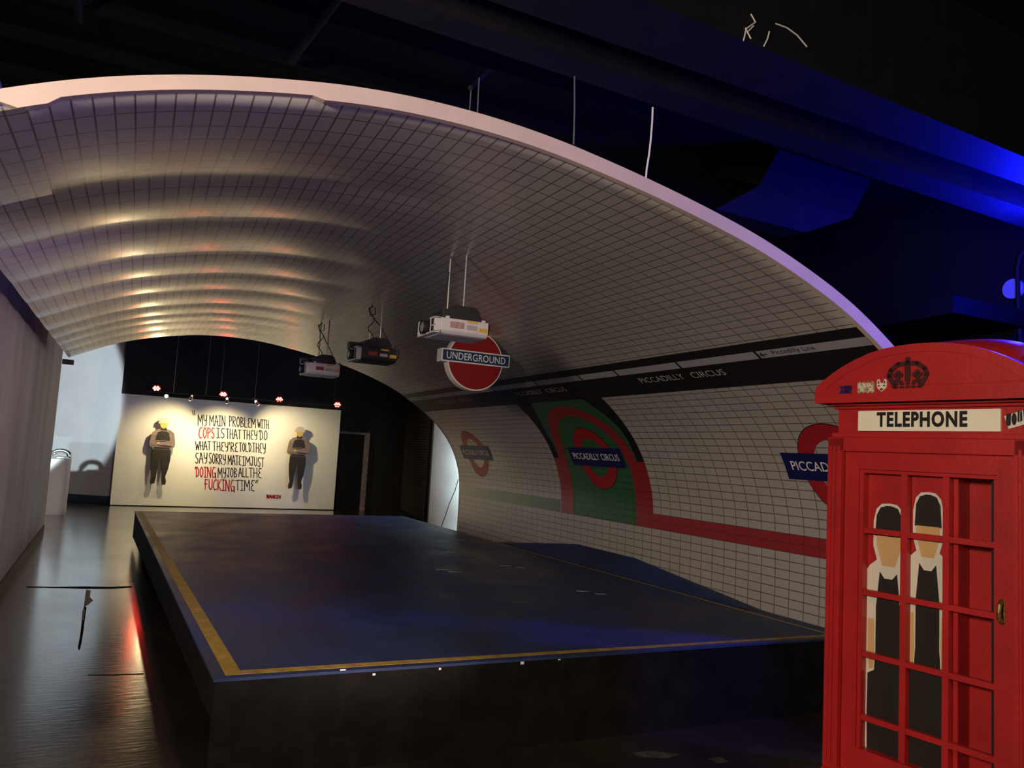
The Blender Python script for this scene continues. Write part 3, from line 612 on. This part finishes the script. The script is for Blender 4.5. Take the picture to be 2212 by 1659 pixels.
# ------------------------------------------------------------------ plinth with sculpture at the far left
PL_ = thing('display_plinth', 'tall white plinth with clear acrylic cover behind the end of the left partition', 'plinth', (-1.35, 18.35, 0))
obj('column', MB().box(-1.55, -1.01, 18.10, 18.62, 0, 1.11), M_PLINTH, PL_, bevel=0.006)
cov = MB()
for b in ((-1.55, -1.542, 18.10, 18.62), (-1.018, -1.01, 18.10, 18.62), (-1.542, -1.018, 18.10, 18.108), (-1.542, -1.018, 18.612, 18.62)): cov.box(*b, 1.112, 1.55)
cov.box(-1.55, -1.01, 18.10, 18.62, 1.55, 1.558)
obj('acrylic_cover', cov, M_ACR, PL_)
SC = thing('silver_sculpture', 'small shiny silver sculpture of arched shape under the acrylic cover', 'sculpture', (-1.22, 18.34, 1.112))
arc = []
for k in range(19):
    a = math.radians(200-220*k/18); arc.append((-1.20+.155*math.cos(a), 18.32, 1.178+.10*math.sin(a)))
obj('arch', MB().tube(arc, 0.030, 12, r2=0.045), M_CHROME, SC, smooth=True)
obj('strut', MB().tube([(-1.38, 18.32, 1.13), (-1.31, 18.32, 1.20), (-1.24, 18.32, 1.28)], 0.024, 10), M_CHROME, SC, smooth=True)
obj('base_block', MB().box(-1.27, -1.10, 18.26, 18.40, 1.112, 1.155), M_CHROME, SC, bevel=0.01)
# ------------------------------------------------------------------ hanging roundel sign
U = thing('underground_sign', 'round red hanging sign with blue UNDERGROUND bar on the tiled ceiling curve', 'sign', (2.962, 7.0, 2.40))
SX, SZ, SY = 2.962, 2.560, 7.0
obj('disc', MB().prism(circ(SX, SZ, .29, n=56), lambda a, b, t: (a, t, b), SY+.012, SY+.115), M_SIGNW, U)
obj('red_face', MB().prism(circ(SX, SZ, .277, n=56), lambda a, b, t: (a, t, b), SY+.006, SY+.014), M_SIGNR, U)
bx0, bx1, bz0, bz1 = 2.603, 3.322, 2.527, 2.651
BB = obj('bar', MB().box(bx0, bx1, SY-.004, SY+.123, bz0, bz1), M_SIGNW, U)
obj('bar_face', MB().box(bx0+.012, bx1-.012, SY-.007, SY-.003, bz0+.012, bz1-.012), M_SIGNB, U)
vs, fs = text_geo('UNDERGROUND', .62, .068, 0.004, 1.02)
mb = MB(); mb.v = [(bx0+.05+a, SY-.0085, bz0+.028+b) for a, b in vs]; mb.f = fs; obj('lettering', mb, M_VTXT, U)
obj('ceiling_bracket', MB().box(2.94, 2.99, SY+.05, SY+.09, 2.84, 2.90), M_STEEL, U)
# ------------------------------------------------------------------ projectors
def projector(x0, x1, y, z0, z1, mbody, zr, label, style):
    W = x1-x0; H = z1-z0; yb = y+.34
    T = thing('projector', label, 'projector', ((x0+x1)/2, y+.17, z0), 'ceiling projectors')
    body = MB().prism([(y, z0+.028), (y+.02, z0+.006), (y+.05, z0), (yb-.04, z0), (yb, z0+.02), (yb, z1), (y, z1)], lambda a, b, t: (t, a, b), x0, x1)
    obj('body', body, mbody, T, bevel=0.006)
    # open end with grilles and lens
    fr = MB()
    fr.box(x0-.045, x0, y, y+.012, z0+.012, z1-.004); fr.box(x0-.045, x0, yb-.012, yb, z0+.012, z1-.004)
    fr.box(x0-.045, x0, y, y+.10, z1-.010, z1); fr.box(x0-.045, x0, yb-.10, yb, z1-.010, z1); fr.box(x0-.045, x0, y, yb, z0+.006, z0+.016)
    for yy in (y, yb-.095):
        zc = (z0+z1)/2
        fr.box(x0-.042, x0-.036, yy, yy+.095, zc-.004, zc+.004); fr.box(x0-.042, x0-.036, yy+.088, yy+.095, z0+.012, z1)
    obj('vent_frame', fr, mbody if style == 'grille' or mbody is M_PROJW else M_STEEL, T)
    obj('vent_recess', MB().box(x0-.030, x0+.001, y+.008, yb-.008, z0+.014, z1-.006), M_PROJB, T)
    zc = (z0+z1)/2; yc = y+.17
    ring = MB().tube([(x0-.02, yc, zc), (x0-.075, yc, zc)], .046, 20, cap=False); ring.tube([(x0-.072, yc, zc), (x0-.078, yc, zc)], .050, 20, cap=False)
    L = obj('lens_barrel', ring, M_PROJB, T, smooth=True)
    dome = MB(); n = 18
    for k in range(5):
        r = .044*math.cos(k/5*math.pi/2); xx = x0-.062-.020*math.sin(k/5*math.pi/2)
        for j in range(n): dome.v.append((xx, yc+r*math.cos(2*math.pi*j/n), zc+r*math.sin(2*math.pi*j/n)))
    for k in range(4):
        for j in range(n): dome.f.append((k*n+j, k*n+(j+1) % n, (k+1)*n+(j+1) % n, (k+1)*n+j))
    dome.f.append(tuple(4*n+j for j in range(n)))
    obj('lens', dome, M_LENS, L, smooth=True)
    # mount on top (black tray and saddle)
    mt = MB().prism([(x0+.03, z1), (x1-.02, z1), (x1-.06, z1+.085), (x1-.09, z1+.105), (x0+.13, z1+.105), (x0+.07, z1+.075), (x0+.03, z1+.06)], lambda a, b, t: (a, t, b), y+.05, yb-.05)
    obj('mount', mt, M_PROJB, T, bevel=0.004)
    obj('mount_plate', MB().box(x0-.06, x0+.06, yb-.12, yb-.02, z1+.002, z1+.062), M_PROJB, T)
    for (rx, ry) in ((x0+.14, yb-.08), (x0+.20, y+.10)):
        obj('drop_rod', MB().tube([(rx, ry, z1+.09), (rx, ry, zr)], 0.0075, 8), M_STEEL, T)
    # feet, labels, grille
    ft = MB()
    for fx in (x0+.04, x1-.05): ft.box(fx, fx+.022, y-.004, y+.02, z1-.006, z1+.012)
    obj('foot', ft, mbody, T)
    f = y-.0015
    def lab_(name, a, b, c, d, m): return obj(name, MB().box(x0+a*W, x0+b*W, f, f+.002, z0+c*H, z0+d*H), m, T)
    lab_('warning_label', .55, .77, .84, .96, M_LBLY); lab_('warning_label', .80, .99, .36, .60, M_LBLY)
    if style == 'grille':
        g = MB()
        for c in range(3):
            for r in range(6): g.box(x0+W*(.20+c*.10), x0+W*(.288+c*.10), f, f+.002, z0+H*(.44+r*.065), z0+H*(.475+r*.065))
        obj('vent_slots', g, M_LBLR, T); lab_('rating_label', .54, .76, .42, .70, M_LBLG)
    else:
        lab_('vent_slots', .20, .46, .42, .70, M_LBLR); lab_('rating_label', .52, .74, .40, .62, M_LBLG)
    # cables
    cb = MB()
    cb.tube([(x1-.10, yb-.1, z1+.08), (x1-.03, yb-.05, z1+.06), (x1+.02, yb-.06, z1-.01), (x1+.04, yb-.1, z0+.06), (x1+.02, yb-.1, z0+.02)], .005, 6)
    cb.tube([(x1-.02, y+.1, z1-.02), (x1+.015, y+.1, z1+.04), (x1+.05, y+.1, z1-.0), (x1+.045, y+.1, z1-.07), (x1+.0, y+.1, z0+.03)], .004, 6)
    if style != 'grille':
        pr = []
        for k in range(15): pr.append((x0+.14+.03*math.sin(k*.9), yb-.08-.03, z1+.08+(zr-z1-.10)*k/14))
        cb.tube(pr, .005, 6)
        cb.tube([(x0+.15, yb-.1, zr-.02), (x0+.10, yb-.12, zr-.05), (x0+.12, yb-.12, zr-.12), (x0+.17, yb-.12, zr-.10), (x0+.17, yb-.1, zr-.03)], .005, 6)
        cb.tube([(x0+.16, yb-.1, zr-.14), (x0+.20, y+.1, z1+.22), (x0+.26, y+.1, z1+.12), (x1-.06, y+.1, z1+.06), (x1, y+.12, z1+.0)], .005, 6)
    else:
        cb.tube([(x0+.13, yb-.09, zr-.1), (x0+.11, yb-.1, z1+.22), (x0+.10, yb-.1, z1+.12), (x0+.06, yb-.1, z1+.07)], .004, 6)
    obj('cable', cb, M_CABLE, T)
    return T
projector(1.845, 2.205, 5.02, 2.465, 2.580, M_PROJW, 3.06, 'white projector hanging nearest, in front of the red round sign', 'grille')
projector(1.880, 2.225, 7.20, 2.475, 2.605, M_PROJB, 3.06, 'black projector hanging between the two white projectors', 'flat')
projector(1.735, 2.070, 8.80, 2.440, 2.575, M_PROJW, 3.08, 'white projector hanging farthest back, left of the black projector', 'flat')
# ------------------------------------------------------------------ telephone booth
BO = (3.274+.33*.151+.45*.988, 2.786-.33*.988+.45*.151, 0)
B = thing('telephone_booth', 'tall red telephone booth with domed roof and cream TELEPHONE sign at the right', 'telephone booth', BO, rz=math.atan2(-.988, .151))
BC, BD = .33, .45
def bmb(mb): return mb.xform(lambda a, d, z: (a-BC, d-BD, z))
def bobj(name, mb, m, parent=B, **k): return obj(name, bmb(mb), m, parent, **k)
# posts with reeded corners
for (a0, sa) in ((-.149, 1), (.809, -1)):
    for (d0, sd) in ((-.03, 1), (.93, -1)):
        mb = MB(); a1 = a0+sa*.084; d1 = d0+sd*.084
        mb.box(min(a0, a1), max(a0, a1), min(d0, d1), max(d0, d1), 0, 1.84)
        for k in range(3):
            q = a0+sa*(.018+.022*k); mb.box(q-.006, q+.006, *( (d0-.005, d0) if sd > 0 else (d0, d0+.005)), .26, 1.80)
        e0, e1 = a0+sa*.066, a0+sa*.084; mb.box(min(e0, e1), max(e0, e1), *((d0-.012, d0) if sd > 0 else (d0, d0+.012)), .24, 1.775)
        for k in range(3):
            q = d0+sd*(.018+.022*k); mb.box(*((a0-.005, a0) if sa > 0 else (a0, a0+.005)), q-.006, q+.006, .26, 1.80)
        bobj('corner_post', mb, M_RED)
mb = MB().box(-.155, .815, -.036, .936, 0, .22); mb.box(-.150, .810, -.034, .934, .22, .245); bobj('base_plinth', mb, M_RED, bevel=0.006)
# lintel beams between posts
mb = MB()
mb.box(-.149, .809, -.03, .06, 1.775, 1.845); mb.box(-.149, .809, .84, .93, 1.775, 1.845); mb.box(-.149, -.06, .06, .84, 1.775, 1.845); mb.box(.72, .809, .06, .84, 1.775, 1.845)
mb.box(-.138, .798, -.018, .918, 1.845, 1.868)
bobj('lintel', mb, M_RED, bevel=0.003)
mb = MB().box(-.115, .775, 0.004, .896, 1.868, 2.0)
bobj('sign_fascia', mb, M_RED)
mb = MB().box(-.130, .790, -.012, .912, 1.988, 2.003); mb.box(-.160, .820, -.035, .935, 2.003, 2.014); bobj('cornice', mb, M_RED, bevel=0.004)
# roof: two crossing segmental vaults
half = [(-.197, 2.086), (-.186, 2.104), (-.150, 2.132), (-.100, 2.165), (-.048, 2.195), (.02, 2.226), (.096, 2.254), (.17, 2.270), (.25, 2.279), (.33, 2.282)]
arch = [(-.197, 2.014)]+half+[(2*BC-a, z) for a, z in reversed(half[:-1])]+[(2*BC+.197, 2.014)]
mb = MB().prism(arch, lambda a, b, t: (a, t, b), -.075, .975)
mb.prism([(a+(BD-BC), z) for a, z in arch], lambda a, b, t: (t, a, b), -.19, .85)
R_ = bobj('domed_roof', mb, M_RED, bevel=0.006)
dm = MB(); ND = 16
for i in range(ND+1):
    for j in range(ND+1):
        x, y = -1+2*i/ND, -1+2*j/ND
        dm.v.append((BC+x*.40, BD+y*.40, 2.17+.178*(max(0, (1-abs(x)**3)*(1-abs(y)**3)))**.5))
for i in range(ND):
    for j in range(ND): q = i*(ND+1)+j; dm.f.append((q, q+ND+1, q+ND+2, q+1))
obj('dome_crown', bmb(dm), M_RED, R_, smooth=True)
# pediment moulding: raised band following the arch on the front, recessed tympanum look
def band(k0, k1):
    o_ = []; i_ = []
    for a, z in half: 
        t = 1-k0; o_.append((BC+(a-BC)*(1-k0), 2.03+(z-2.03)*(1-k0*1.1))); i_.append((BC+(a-BC)*(1-k1), 2.03+(z-2.03)*(1-k1*1.35)))
    full_o = o_+[(2*BC-a, z) for a, z in reversed(o_[:-1])]; full_i = i_+[(2*BC-a, z) for a, z in reversed(i_[:-1])]
    return full_o, full_i
fo, fi = band(.0, .115)
mb = MB()
for i in range(len(fo)-1):
    q = [fo[i], fo[i+1], fi[i+1], fi[i]]
    mb.prism(q, lambda a, b, t: (a, t, b), -.080, -.074)
mb.prism([fo[0], fi[0], (fi[0][0], 2.052), (fo[0][0], 2.05)], lambda a, b, t: (a, t, b), -.080, -.074)
mb.prism([fo[-1], fi[-1], (fi[-1][0], 2.052), (fo[-1][0], 2.05)], lambda a, b, t: (a, t, b), -.080, -.074)
mb.box(-.197, .857, -.080, -.074, 2.014, 2.052)
obj('pediment_moulding', bmb(mb), M_RED, R_)
# crown emblem
cr = MB(); cc, cz = .289, 2.075; CD0, CD1 = -.0815, -.074
def cp(pts): cr.prism(pts, lambda a, b, t: (a, t, b), CD0, CD1)
def thick(pts, wd):
    for (a, b) in zip(pts[:-1], pts[1:]):
        an = math.degrees(math.atan2(b[1]-a[1], b[0]-a[0])); cp(circ(a[0], a[1], wd/2, n=5, a0=an+90, a1=an+270)+circ(b[0], b[1], wd/2, n=5, a0=an-90, a1=an+90))
thick([(cc-.062, cz+.010), (cc-.090, cz+.060), (cc-.080, cz+.088), (cc-.045, cz+.114), (cc, cz+.118), (cc+.045, cz+.114), (cc+.080, cz+.088), (cc+.090, cz+.060), (cc+.062, cz+.010)], .021)
thick([(cc, cz+.118), (cc, cz+.040)], .026); cp(circ(cc, cz+.136, .011, n=12)); thick([(cc, cz+.12), (cc, cz+.13)], .008)
for sg in (-1, 1):
    for (dx, dz) in ((.0, .012), (.0, -.012), (.013, 0), (-.013, 0)): cp(circ(cc+sg*.046+dx, cz+.062+dz, .0115, n=10))
    thick([(cc+sg*.030, cz+.030), (cc+sg*.055, cz+.037)], .014)
for k in range(5): cp([(cc-.066+k*.0275, cz), (cc-.045+k*.0275, cz), (cc-.045+k*.0275, cz+.010), (cc-.066+k*.0275, cz+.010)]); cp(circ(cc-.056+k*.0278, cz+.021, .010, .007, 10))
tag(obj('crown_emblem', bmb(cr), mat('emblem_dark_maroon', (0.05, 0.008, 0.010), .5, .3), R_), 'dark maroon crown')
# stickers on the pediment
def sticker(name, label, geo):
    for i, (mbx, m) in enumerate(geo):
        if i == 0: st = obj(name, bmb(mbx), m, R_); st['label'] = label
        else: obj('sticker_print', bmb(mbx), m, R_)
def flat(polys, d0=-.0825, d1=-.0745):
    mb = MB()
    for p in polys: mb.prism(p, lambda a, b, t: (a, t, b), d0, d1)
    return mb
random.seed(3)
def scribble(a0, a1, z0, z1, n, wd):
    ps = []
    for k in range(n):
        x = a0+(a1-a0)*random.random(); y = z0+(z1-z0)*random.random(); an = random.choice((20, 75, 100, 160)); L = (z1-z0)*.55
        dx, dz = math.cos(math.radians(an))*L/2, math.sin(math.radians(an))*L/2; nx, nz = -math.sin(math.radians(an))*wd, math.cos(math.radians(an))*wd
        c = lambda p: (min(max(p[0], a0), a1), min(max(p[1], z0), z1))
        ps.append([c((x-dx-nx, y-dz-nz)), c((x+dx-nx, y+dz-nz)), c((x+dx+nx, y+dz+nz)), c((x-dx+nx, y-dz+nz))])
    return ps
sticker('sticker', 'small purple scribbled sticker', [(flat(scribble(-.060, .006, 2.060, 2.100, 34, .004)), mat('sticker_purple', (0.04, 0.012, 0.10), .5, .3)), ])
jag = [(.040+.087*k/8, 2.110+(.006 if k % 2 else -.002)) for k in range(9)]+[(.127-.087*k/8, 2.062-(.006 if k % 2 else -.002)) for k in range(9)]
sticker('sticker', 'crumpled tan and cream sticker', [(flat([jag]), mat('sticker_tan', (0.40, 0.30, 0.16), .5, .3, var=.6, vscale=60)), (flat(scribble(.045, .122, 2.066, 2.106, 16, .003), -.0845, -.0815), M_PWHITE)])
dg = [(.140, 2.118), (.150, 2.124), (.158, 2.104), (.170, 2.104), (.178, 2.124), (.188, 2.118), (.188, 2.092), (.184, 2.078), (.164, 2.062), (.144, 2.078), (.140, 2.092)]
def shrink(p, k, c): return [(c[0]+(a-c[0])*k, c[1]+(b-c[1])*k) for a, b in p]
sticker('sticker', 'small white dog face sticker', [(flat([dg]), M_PWHITE), (flat([[(.145, 2.112), (.150, 2.116), (.154, 2.102), (.147, 2.100)], [(.183, 2.112), (.178, 2.116), (.174, 2.102), (.181, 2.100)], [(.146, 2.094), (.156, 2.094), (.156, 2.088), (.146, 2.088)], [(.172, 2.094), (.182, 2.094), (.182, 2.088), (.172, 2.088)], [(.160, 2.080), (.168, 2.080), (.164, 2.074)], [(.152, 2.076), (.176, 2.076), (.164, 2.066)]], -.0845, -.0815), mat('sticker_maroon', (0.12, 0.02, 0.02), .5, .3))])
# TELEPHONE sign
mb = MB().box(0, .66, -.010, .004, 1.878, 1.978); SG = bobj('telephone_sign', mb, M_CREAM, bevel=0.002)
vs, fs = text_geo('TELEPHONE', .425, .074, 0.042, 1.14)
mb = MB(); mb.v = [(.100+a, -.0115, 1.897+b) for a, b in vs]; mb.f = fs; obj('sign_lettering', bmb(mb), M_INK, SG)
# white lettered sticker at the right of the sign
q = [(.672, 1.945), (.690, 1.890), (.800, 1.925), (.790, 1.985)]
sk = flat([q], -.002, .004)
st = bobj('lettered_sticker', sk, M_PWHITE); st['label'] = 'white sticker with fat black letters at the right of the sign'
pr = MB()
for i, (a, z) in enumerate(((.690, 1.928), (.712, 1.932), (.734, 1.942), (.757, 1.950))):
    if i == 0: polys = [[(a-.008, z+.026), (a+.010, z+.030), (a+.008, z-.022), (a-.004, z-.026), (a-.010, z-.010)]]
    elif i == 1: polys = [circ(a, z, .010, .026, 14)]
    elif i == 2: polys = [[(a-.008, z+.026), (a-.001, z+.028), (a-.002, z-.024), (a-.008, z-.02)], [(a+.001, z+.02), (a+.008, z+.028), (a+.010, z-.016), (a+.002, z-.022)]]
    else: polys = [[(a-.010, z+.024), (a-.003, z+.026), (a, z-.01), (a+.004, z+.028), (a+.011, z+.030), (a+.006, z-.024), (a-.006, z-.026)]]
    for p in polys: pr.prism(p, lambda A, Bz, t: (A, t, Bz), -.004, -.001)
obj('sticker_letters', bmb(pr), M_INK, st)
# glazed faces: frames with bars; front one is the door
def face(fn, name, front):
    fr = MB()
    def bx(mb, a0, a1, d0, d1, z0, z1):
        t = MB().box(a0, a1, d0, d1, z0, z1); t.xform(fn); mb.add(t.v, t.f)
    bx(fr, -.062, .012, -.012, .04, .245, 1.775); bx(fr, .648, .722, -.012, .04, .245, 1.775)
    bx(fr, .012, .648, -.012, .04, 1.690, 1.775); bx(fr, .012, .648, -.012, .04, .245, .36)
    bx(fr, .012, .030, .0, .05, .36, 1.690); bx(fr, .630, .648, .0, .05, .36, 1.690); bx(fr, .03, .63, .0, .05, 1.672, 1.690)
    f = obj(name, bmb(fr), M_RED, B)
    for (a, w_) in ((.232, .030), (.426, .028)):
        bb = MB(); bx(bb, a-w_/2, a+w_/2, .004, .038, .36, 1.675); obj('glazing_bar', bmb(bb), M_RED, f)
    for z in (1.392, 1.094, .800, .503):
        bb = MB(); bx(bb, .028, .632, .006, .034, z-.013, z+.013); obj('glazing_bar', bmb(bb), M_RED, f)
    return f, bx
FD, bx = face(lambda a, d, z: (a, d, z), 'door', True)
face(lambda a, d, z: (2*BC-a, 2*BD-d, z), 'back_window', False)
face(lambda a, d, z: (-.12+d, BD-BC+(2*BC-a), z), 'side_window', False)
face(lambda a, d, z: (.78-d, BD-BC+a, z), 'side_window', False)
mb = MB().box(-.10, .76, .885, .900, .245, 1.80); mb.box(-.100, -.085, .04, .885, .245, 1.80); mb.box(-.10, .76, .0, .9, 1.80, 1.815)
bobj('inner_lining', mb, M_RED)
mb = MB().box(.02, .445, .046, .056, .30, 1.69); mb.box(.445, .460, .046, .16, .30, 1.69); mb.box(.460, .598, .150, .160, .30, 1.69); bobj('window_board', mb, M_RED)
mb = MB().box(.602, .614, .040, .046, .36, 1.672); bobj('window_slit_dark', mb, M_INK)  # black strip standing in for the unlit gap at the glazing edge
# brass door pull
hd = MB().tube([(.668, -.014, 1.165), (.668, -.038, 1.15), (.668, -.045, 1.12), (.668, -.038, 1.09), (.668, -.014, 1.075)], .010, 10); hd.box(.656, .680, -.016, -.011, 1.068, 1.172)
obj('door_pull', bmb(hd), M_BRASS, FD, bevel=0.001)
# plain poster cutout behind the glazing: two people standing side by side (generic stand-in)
pm = MB()
def fig(mid, top, wd, m_):
    k = wd/.19
    out = [(0, top), (.035*k, top-.004), (.060*k, top-.030), (.073*k, top-.09), (.073*k, top-.21), (.055*k, top-.275), (.088*k, top-.305), (.103*k, top-.33), (.105*k, top-.60), (.100*k, top-.82), (.103*k, top-1.0), (.098*k, .30)]
    return [(mid+a, z) for a, z in out]+[(mid-a, z) for a, z in reversed(out[1:])]
def lay(poly, d0, d1): return MB().prism(poly, lambda a, b, t: (a, t, b), d0, d1)
PS = thing('poster_cutout', 'white edged poster cutout of two people standing side by side behind the booth glazing', 'poster', BO, rz=math.atan2(-.988, .151))
def pobj(name, mb, m): return obj(name, bmb(mb), m, PS)
base = MB()
FIGS = ((.138, 1.530, .205), (.326, 1.598, .185))
for i, (mid, top, wd) in enumerate(FIGS):
    base.prism(fig(mid, top, wd, 0), lambda a, b, t: (a, t, b), .0430-.0004*i, .0455)
pobj('white_backing', base, M_PWHITE)
for (mid, top, wd) in FIGS:
    k = wd/.19
    def sym(pts): return [(mid+a*k, top-b) for a, b in pts]+[(mid-a*k, top-b) for a, b in reversed(pts)]
    pobj('woollen_hat', lay(sym([(.012, .012), (.040, .022), (.058, .06), (.064, .16)]), .0415, .0424), M_PBLACK)
    pobj('face', lay(sym([(.056, .158), (.056, .205), (.040, .262), (.030, .300)]), .0412, .0424), M_TAN)
    pobj('shirt', lay(sym([(.030, .285), (.078, .312), (.094, .36), (.096, .56), (.060, .56), (.056, .62)]), .0416, .0424), M_PWHITE)
    pobj('waistcoat', lay(sym([(.018, .36), (.040, .33), (.056, .50), (.056, .73)]), .0408, .0415), M_PBLACK)
    for sg in (-1, 1):
        pobj('arm', lay([(mid+sg*a*k, top-b) for a, b in ((.066, .56), (.094, .56), (.092, .74), (.084, .80), (.066, .79), (.062, .70))], .0410, .0424), M_TAN)
    pobj('trousers', lay(sym([(.057, .72), (.062, .80), (.092, .82), (.094, 1.0), (.090, top-.31)]), .0414, .0424), M_PBLACK)
# ------------------------------------------------------------------ ceiling: beams, duct, cables
def beam(name, label, nearA, nearB, farA, farB, z0, z1, grp):
    mb = MB(); mb.prism([nearA, nearB, farB, farA], lambda a, b, t: (a, b, t), z0, z1)
    return tag(obj(name, mb, M_BEAM), label, 'beam', grp)
beam('ceiling_beam', 'dark ceiling beam over the front rim of the tunnel, blue lit at its right end', (-3, 3.71), (8.2, 4.06), (-3, 3.83), (8.2, 4.38), 4.0, 4.6, None)
beam('ceiling_beam', 'dark ceiling beam nearest overhead, with white cable scraps hanging from it', (-3, 2.89), (8.2, 3.51), (-3, 3.51), (8.2, 3.74), 4.0, 4.9, None)
for (a, b, nm) in (((0, 0.0), (0, 0), 0),): pass
jo = MB()
for i, Y in enumerate((4.9, 5.7, 6.5, 7.3, 8.1)):
    j = MB().box(-4.5, 4.0, Y, Y+.06, 4.80, 4.9)
    tag(obj('ceiling_joist', j, M_CEIL), 'black ceiling joist above the left of the tunnel arch', 'joist', 'black ceiling joists')
tag(obj('conduit_pipe', MB().tube([(-0.55, 3.6, 4.75), (-0.62, 6.6, 4.75)], .03, 8), M_BEAM), 'dark conduit pipe on the ceiling at the top left', 'pipe')
tag(obj('ceiling_strut', MB().tube([(1.15, 3.95, 4.70), (0.90, 6.3, 4.72)], .035, 8), M_BEAM), 'dark strut on the ceiling above the middle of the arch', 'strut')
du = MB()
q = [at_y(x, y, 5.6) for x, y in ((1683, 322), (1882, 388), (1840, 470), (1640, 402))]
q2 = [Vector((p.x+.25, p.y+.9, p.z+.45)) for p in q]
du.add([tuple(p) for p in q+q2], [(0, 1, 2, 3), (7, 6, 5, 4), (0, 4, 5, 1), (1, 5, 6, 2), (2, 6, 7, 3), (3, 7, 4, 0)])
lo = [at_y(x, y, 5.5) for x, y in ((1640, 402), (1840, 470), (1740, 502), (1545, 452))]
DU = thing('air_duct', 'angular dark air duct lit deep blue behind the ceiling beam', 'duct', (5.0, 5.6, 3.6))
obj('duct_box', du, M_BEAM, DU)
lb = MB(); lb.add([tuple(p) for p in lo]+[(p.x, p.y+.3, p.z+.02) for p in lo], [(0, 1, 2, 3), (7, 6, 5, 4), (0, 4, 5, 1), (1, 5, 6, 2), (2, 6, 7, 3), (3, 7, 4, 0)])
obj('lower_tray', lb, M_BEAM, DU)
def cable(name, px, Y, r, m, label, cat='cable'):
    return tag(obj(name, MB().tube([tuple(at_y(x, y, Y)) for x, y in px], r, 6), m), label, cat)
cable('hanging_cable', [(1410, 232), (1409, 262), (1406, 300), (1402, 335), (1397, 365), (1395, 390)], 3.22, .005, M_CABLEW, 'white cable hanging from the beam down to the tunnel rim')
cable('hanging_wire', [(1241, 165), (1241, 240), (1239, 312)], 3.22, .004, M_STEEL, 'thin grey suspension wire between ceiling and middle of the tunnel rim', 'wire')
HB = thing('suspension_bracket', 'small grey suspension bracket with two wires above the tunnel rim', 'bracket', (1.33, 3.22, 3.3))
obj('bracket_bar', MB().tube([tuple(at_y(1016, 190, 3.22)), tuple(at_y(1058, 152, 3.6))], .012, 6), M_BEAM, HB)
for x in (1018, 1035): obj('wire', MB().tube([tuple(at_y(x, 185-(x-1018), 3.23)), tuple(at_y(x-4, 246+(x-1018)*.2, 3.23))], .003, 5), M_STEEL, HB)
CS = thing('cable_scraps', 'tangled white cable scraps dangling from the nearest ceiling beam', 'cable', tuple(at_y(1622, 60, 3.14)))
def nearY(x): return 2.89+(x+3)*0.62/11.2-0.006
def on_beam(x, y):
    Y = 3.15
    for _ in range(4): Y = nearY(at_y(x, y, Y).x)
    return tuple(at_y(x, y, Y))
for px in ([(1622, 30), (1632, 48), (1612, 62), (1606, 88)], [(1628, 56), (1614, 70), (1622, 84), (1610, 60)], [(1662, 68), (1658, 84), (1650, 100)]):
    obj('cable_end', MB().tube([on_beam(x, y) for x, y in px], 0.0042, 6), M_CABLEW, CS)
tag(obj('bent_cable', MB().tube([on_beam(x, y) for x, y in ((1676, 51), (1700, 60), (1722, 76), (1743, 101))], 0.0042, 6), M_CABLEW), 'single curved white cable on the ceiling beam, right of the tangled scraps', 'cable')
# things lit blue behind the booth
def on_right(x, y, X=8.1): return at_x(x, y, X)
p = on_right(2180, 622); 
tag(obj('wall_plate', MB().tube([(8.195, p.y, p.z), (8.17, p.y, p.z), (8.15, p.y, p.z)], .105, 24), mat('plate_grey', (0.25, 0.25, 0.27), .5, .3)), 'pale round plate lit blue on the dark wall above the booth', 'plate')
p = on_right(2092, 705)
tag(obj('dim_wall_plate', MB().tube([(8.195, p.y, p.z), (8.16, p.y, p.z)], .115, 24), M_BEAM), 'dim round plate on the dark wall just above the booth roof', 'plate')
tag(obj('wall_conduit', MB().tube([tuple(on_right(x, y, 8.12)) for x, y in ((2212, 542), (2203, 555), (2198, 580), (2199, 640), (2202, 700), (2206, 760))], .022, 8), M_BEAM), 'thin bent conduit on the dark wall at the right edge', 'conduit')
p = on_right(1860, 712, 7.0); p2 = on_right(2060, 675, 7.0)
lg = MB().prism([(p.y, p.z), (p.y, p.z+.17), (p2.y, p2.z+.17), (p2.y, p2.z)], lambda a, b, t: (t, a, b), 7.0, 8.2)
tag(obj('dark_ledge', lg, mat('ledge_black', (0.004, 0.004, 0.005), .8, .1)), 'long dark ledge lit faintly blue behind the tunnel and above the booth', 'ledge')
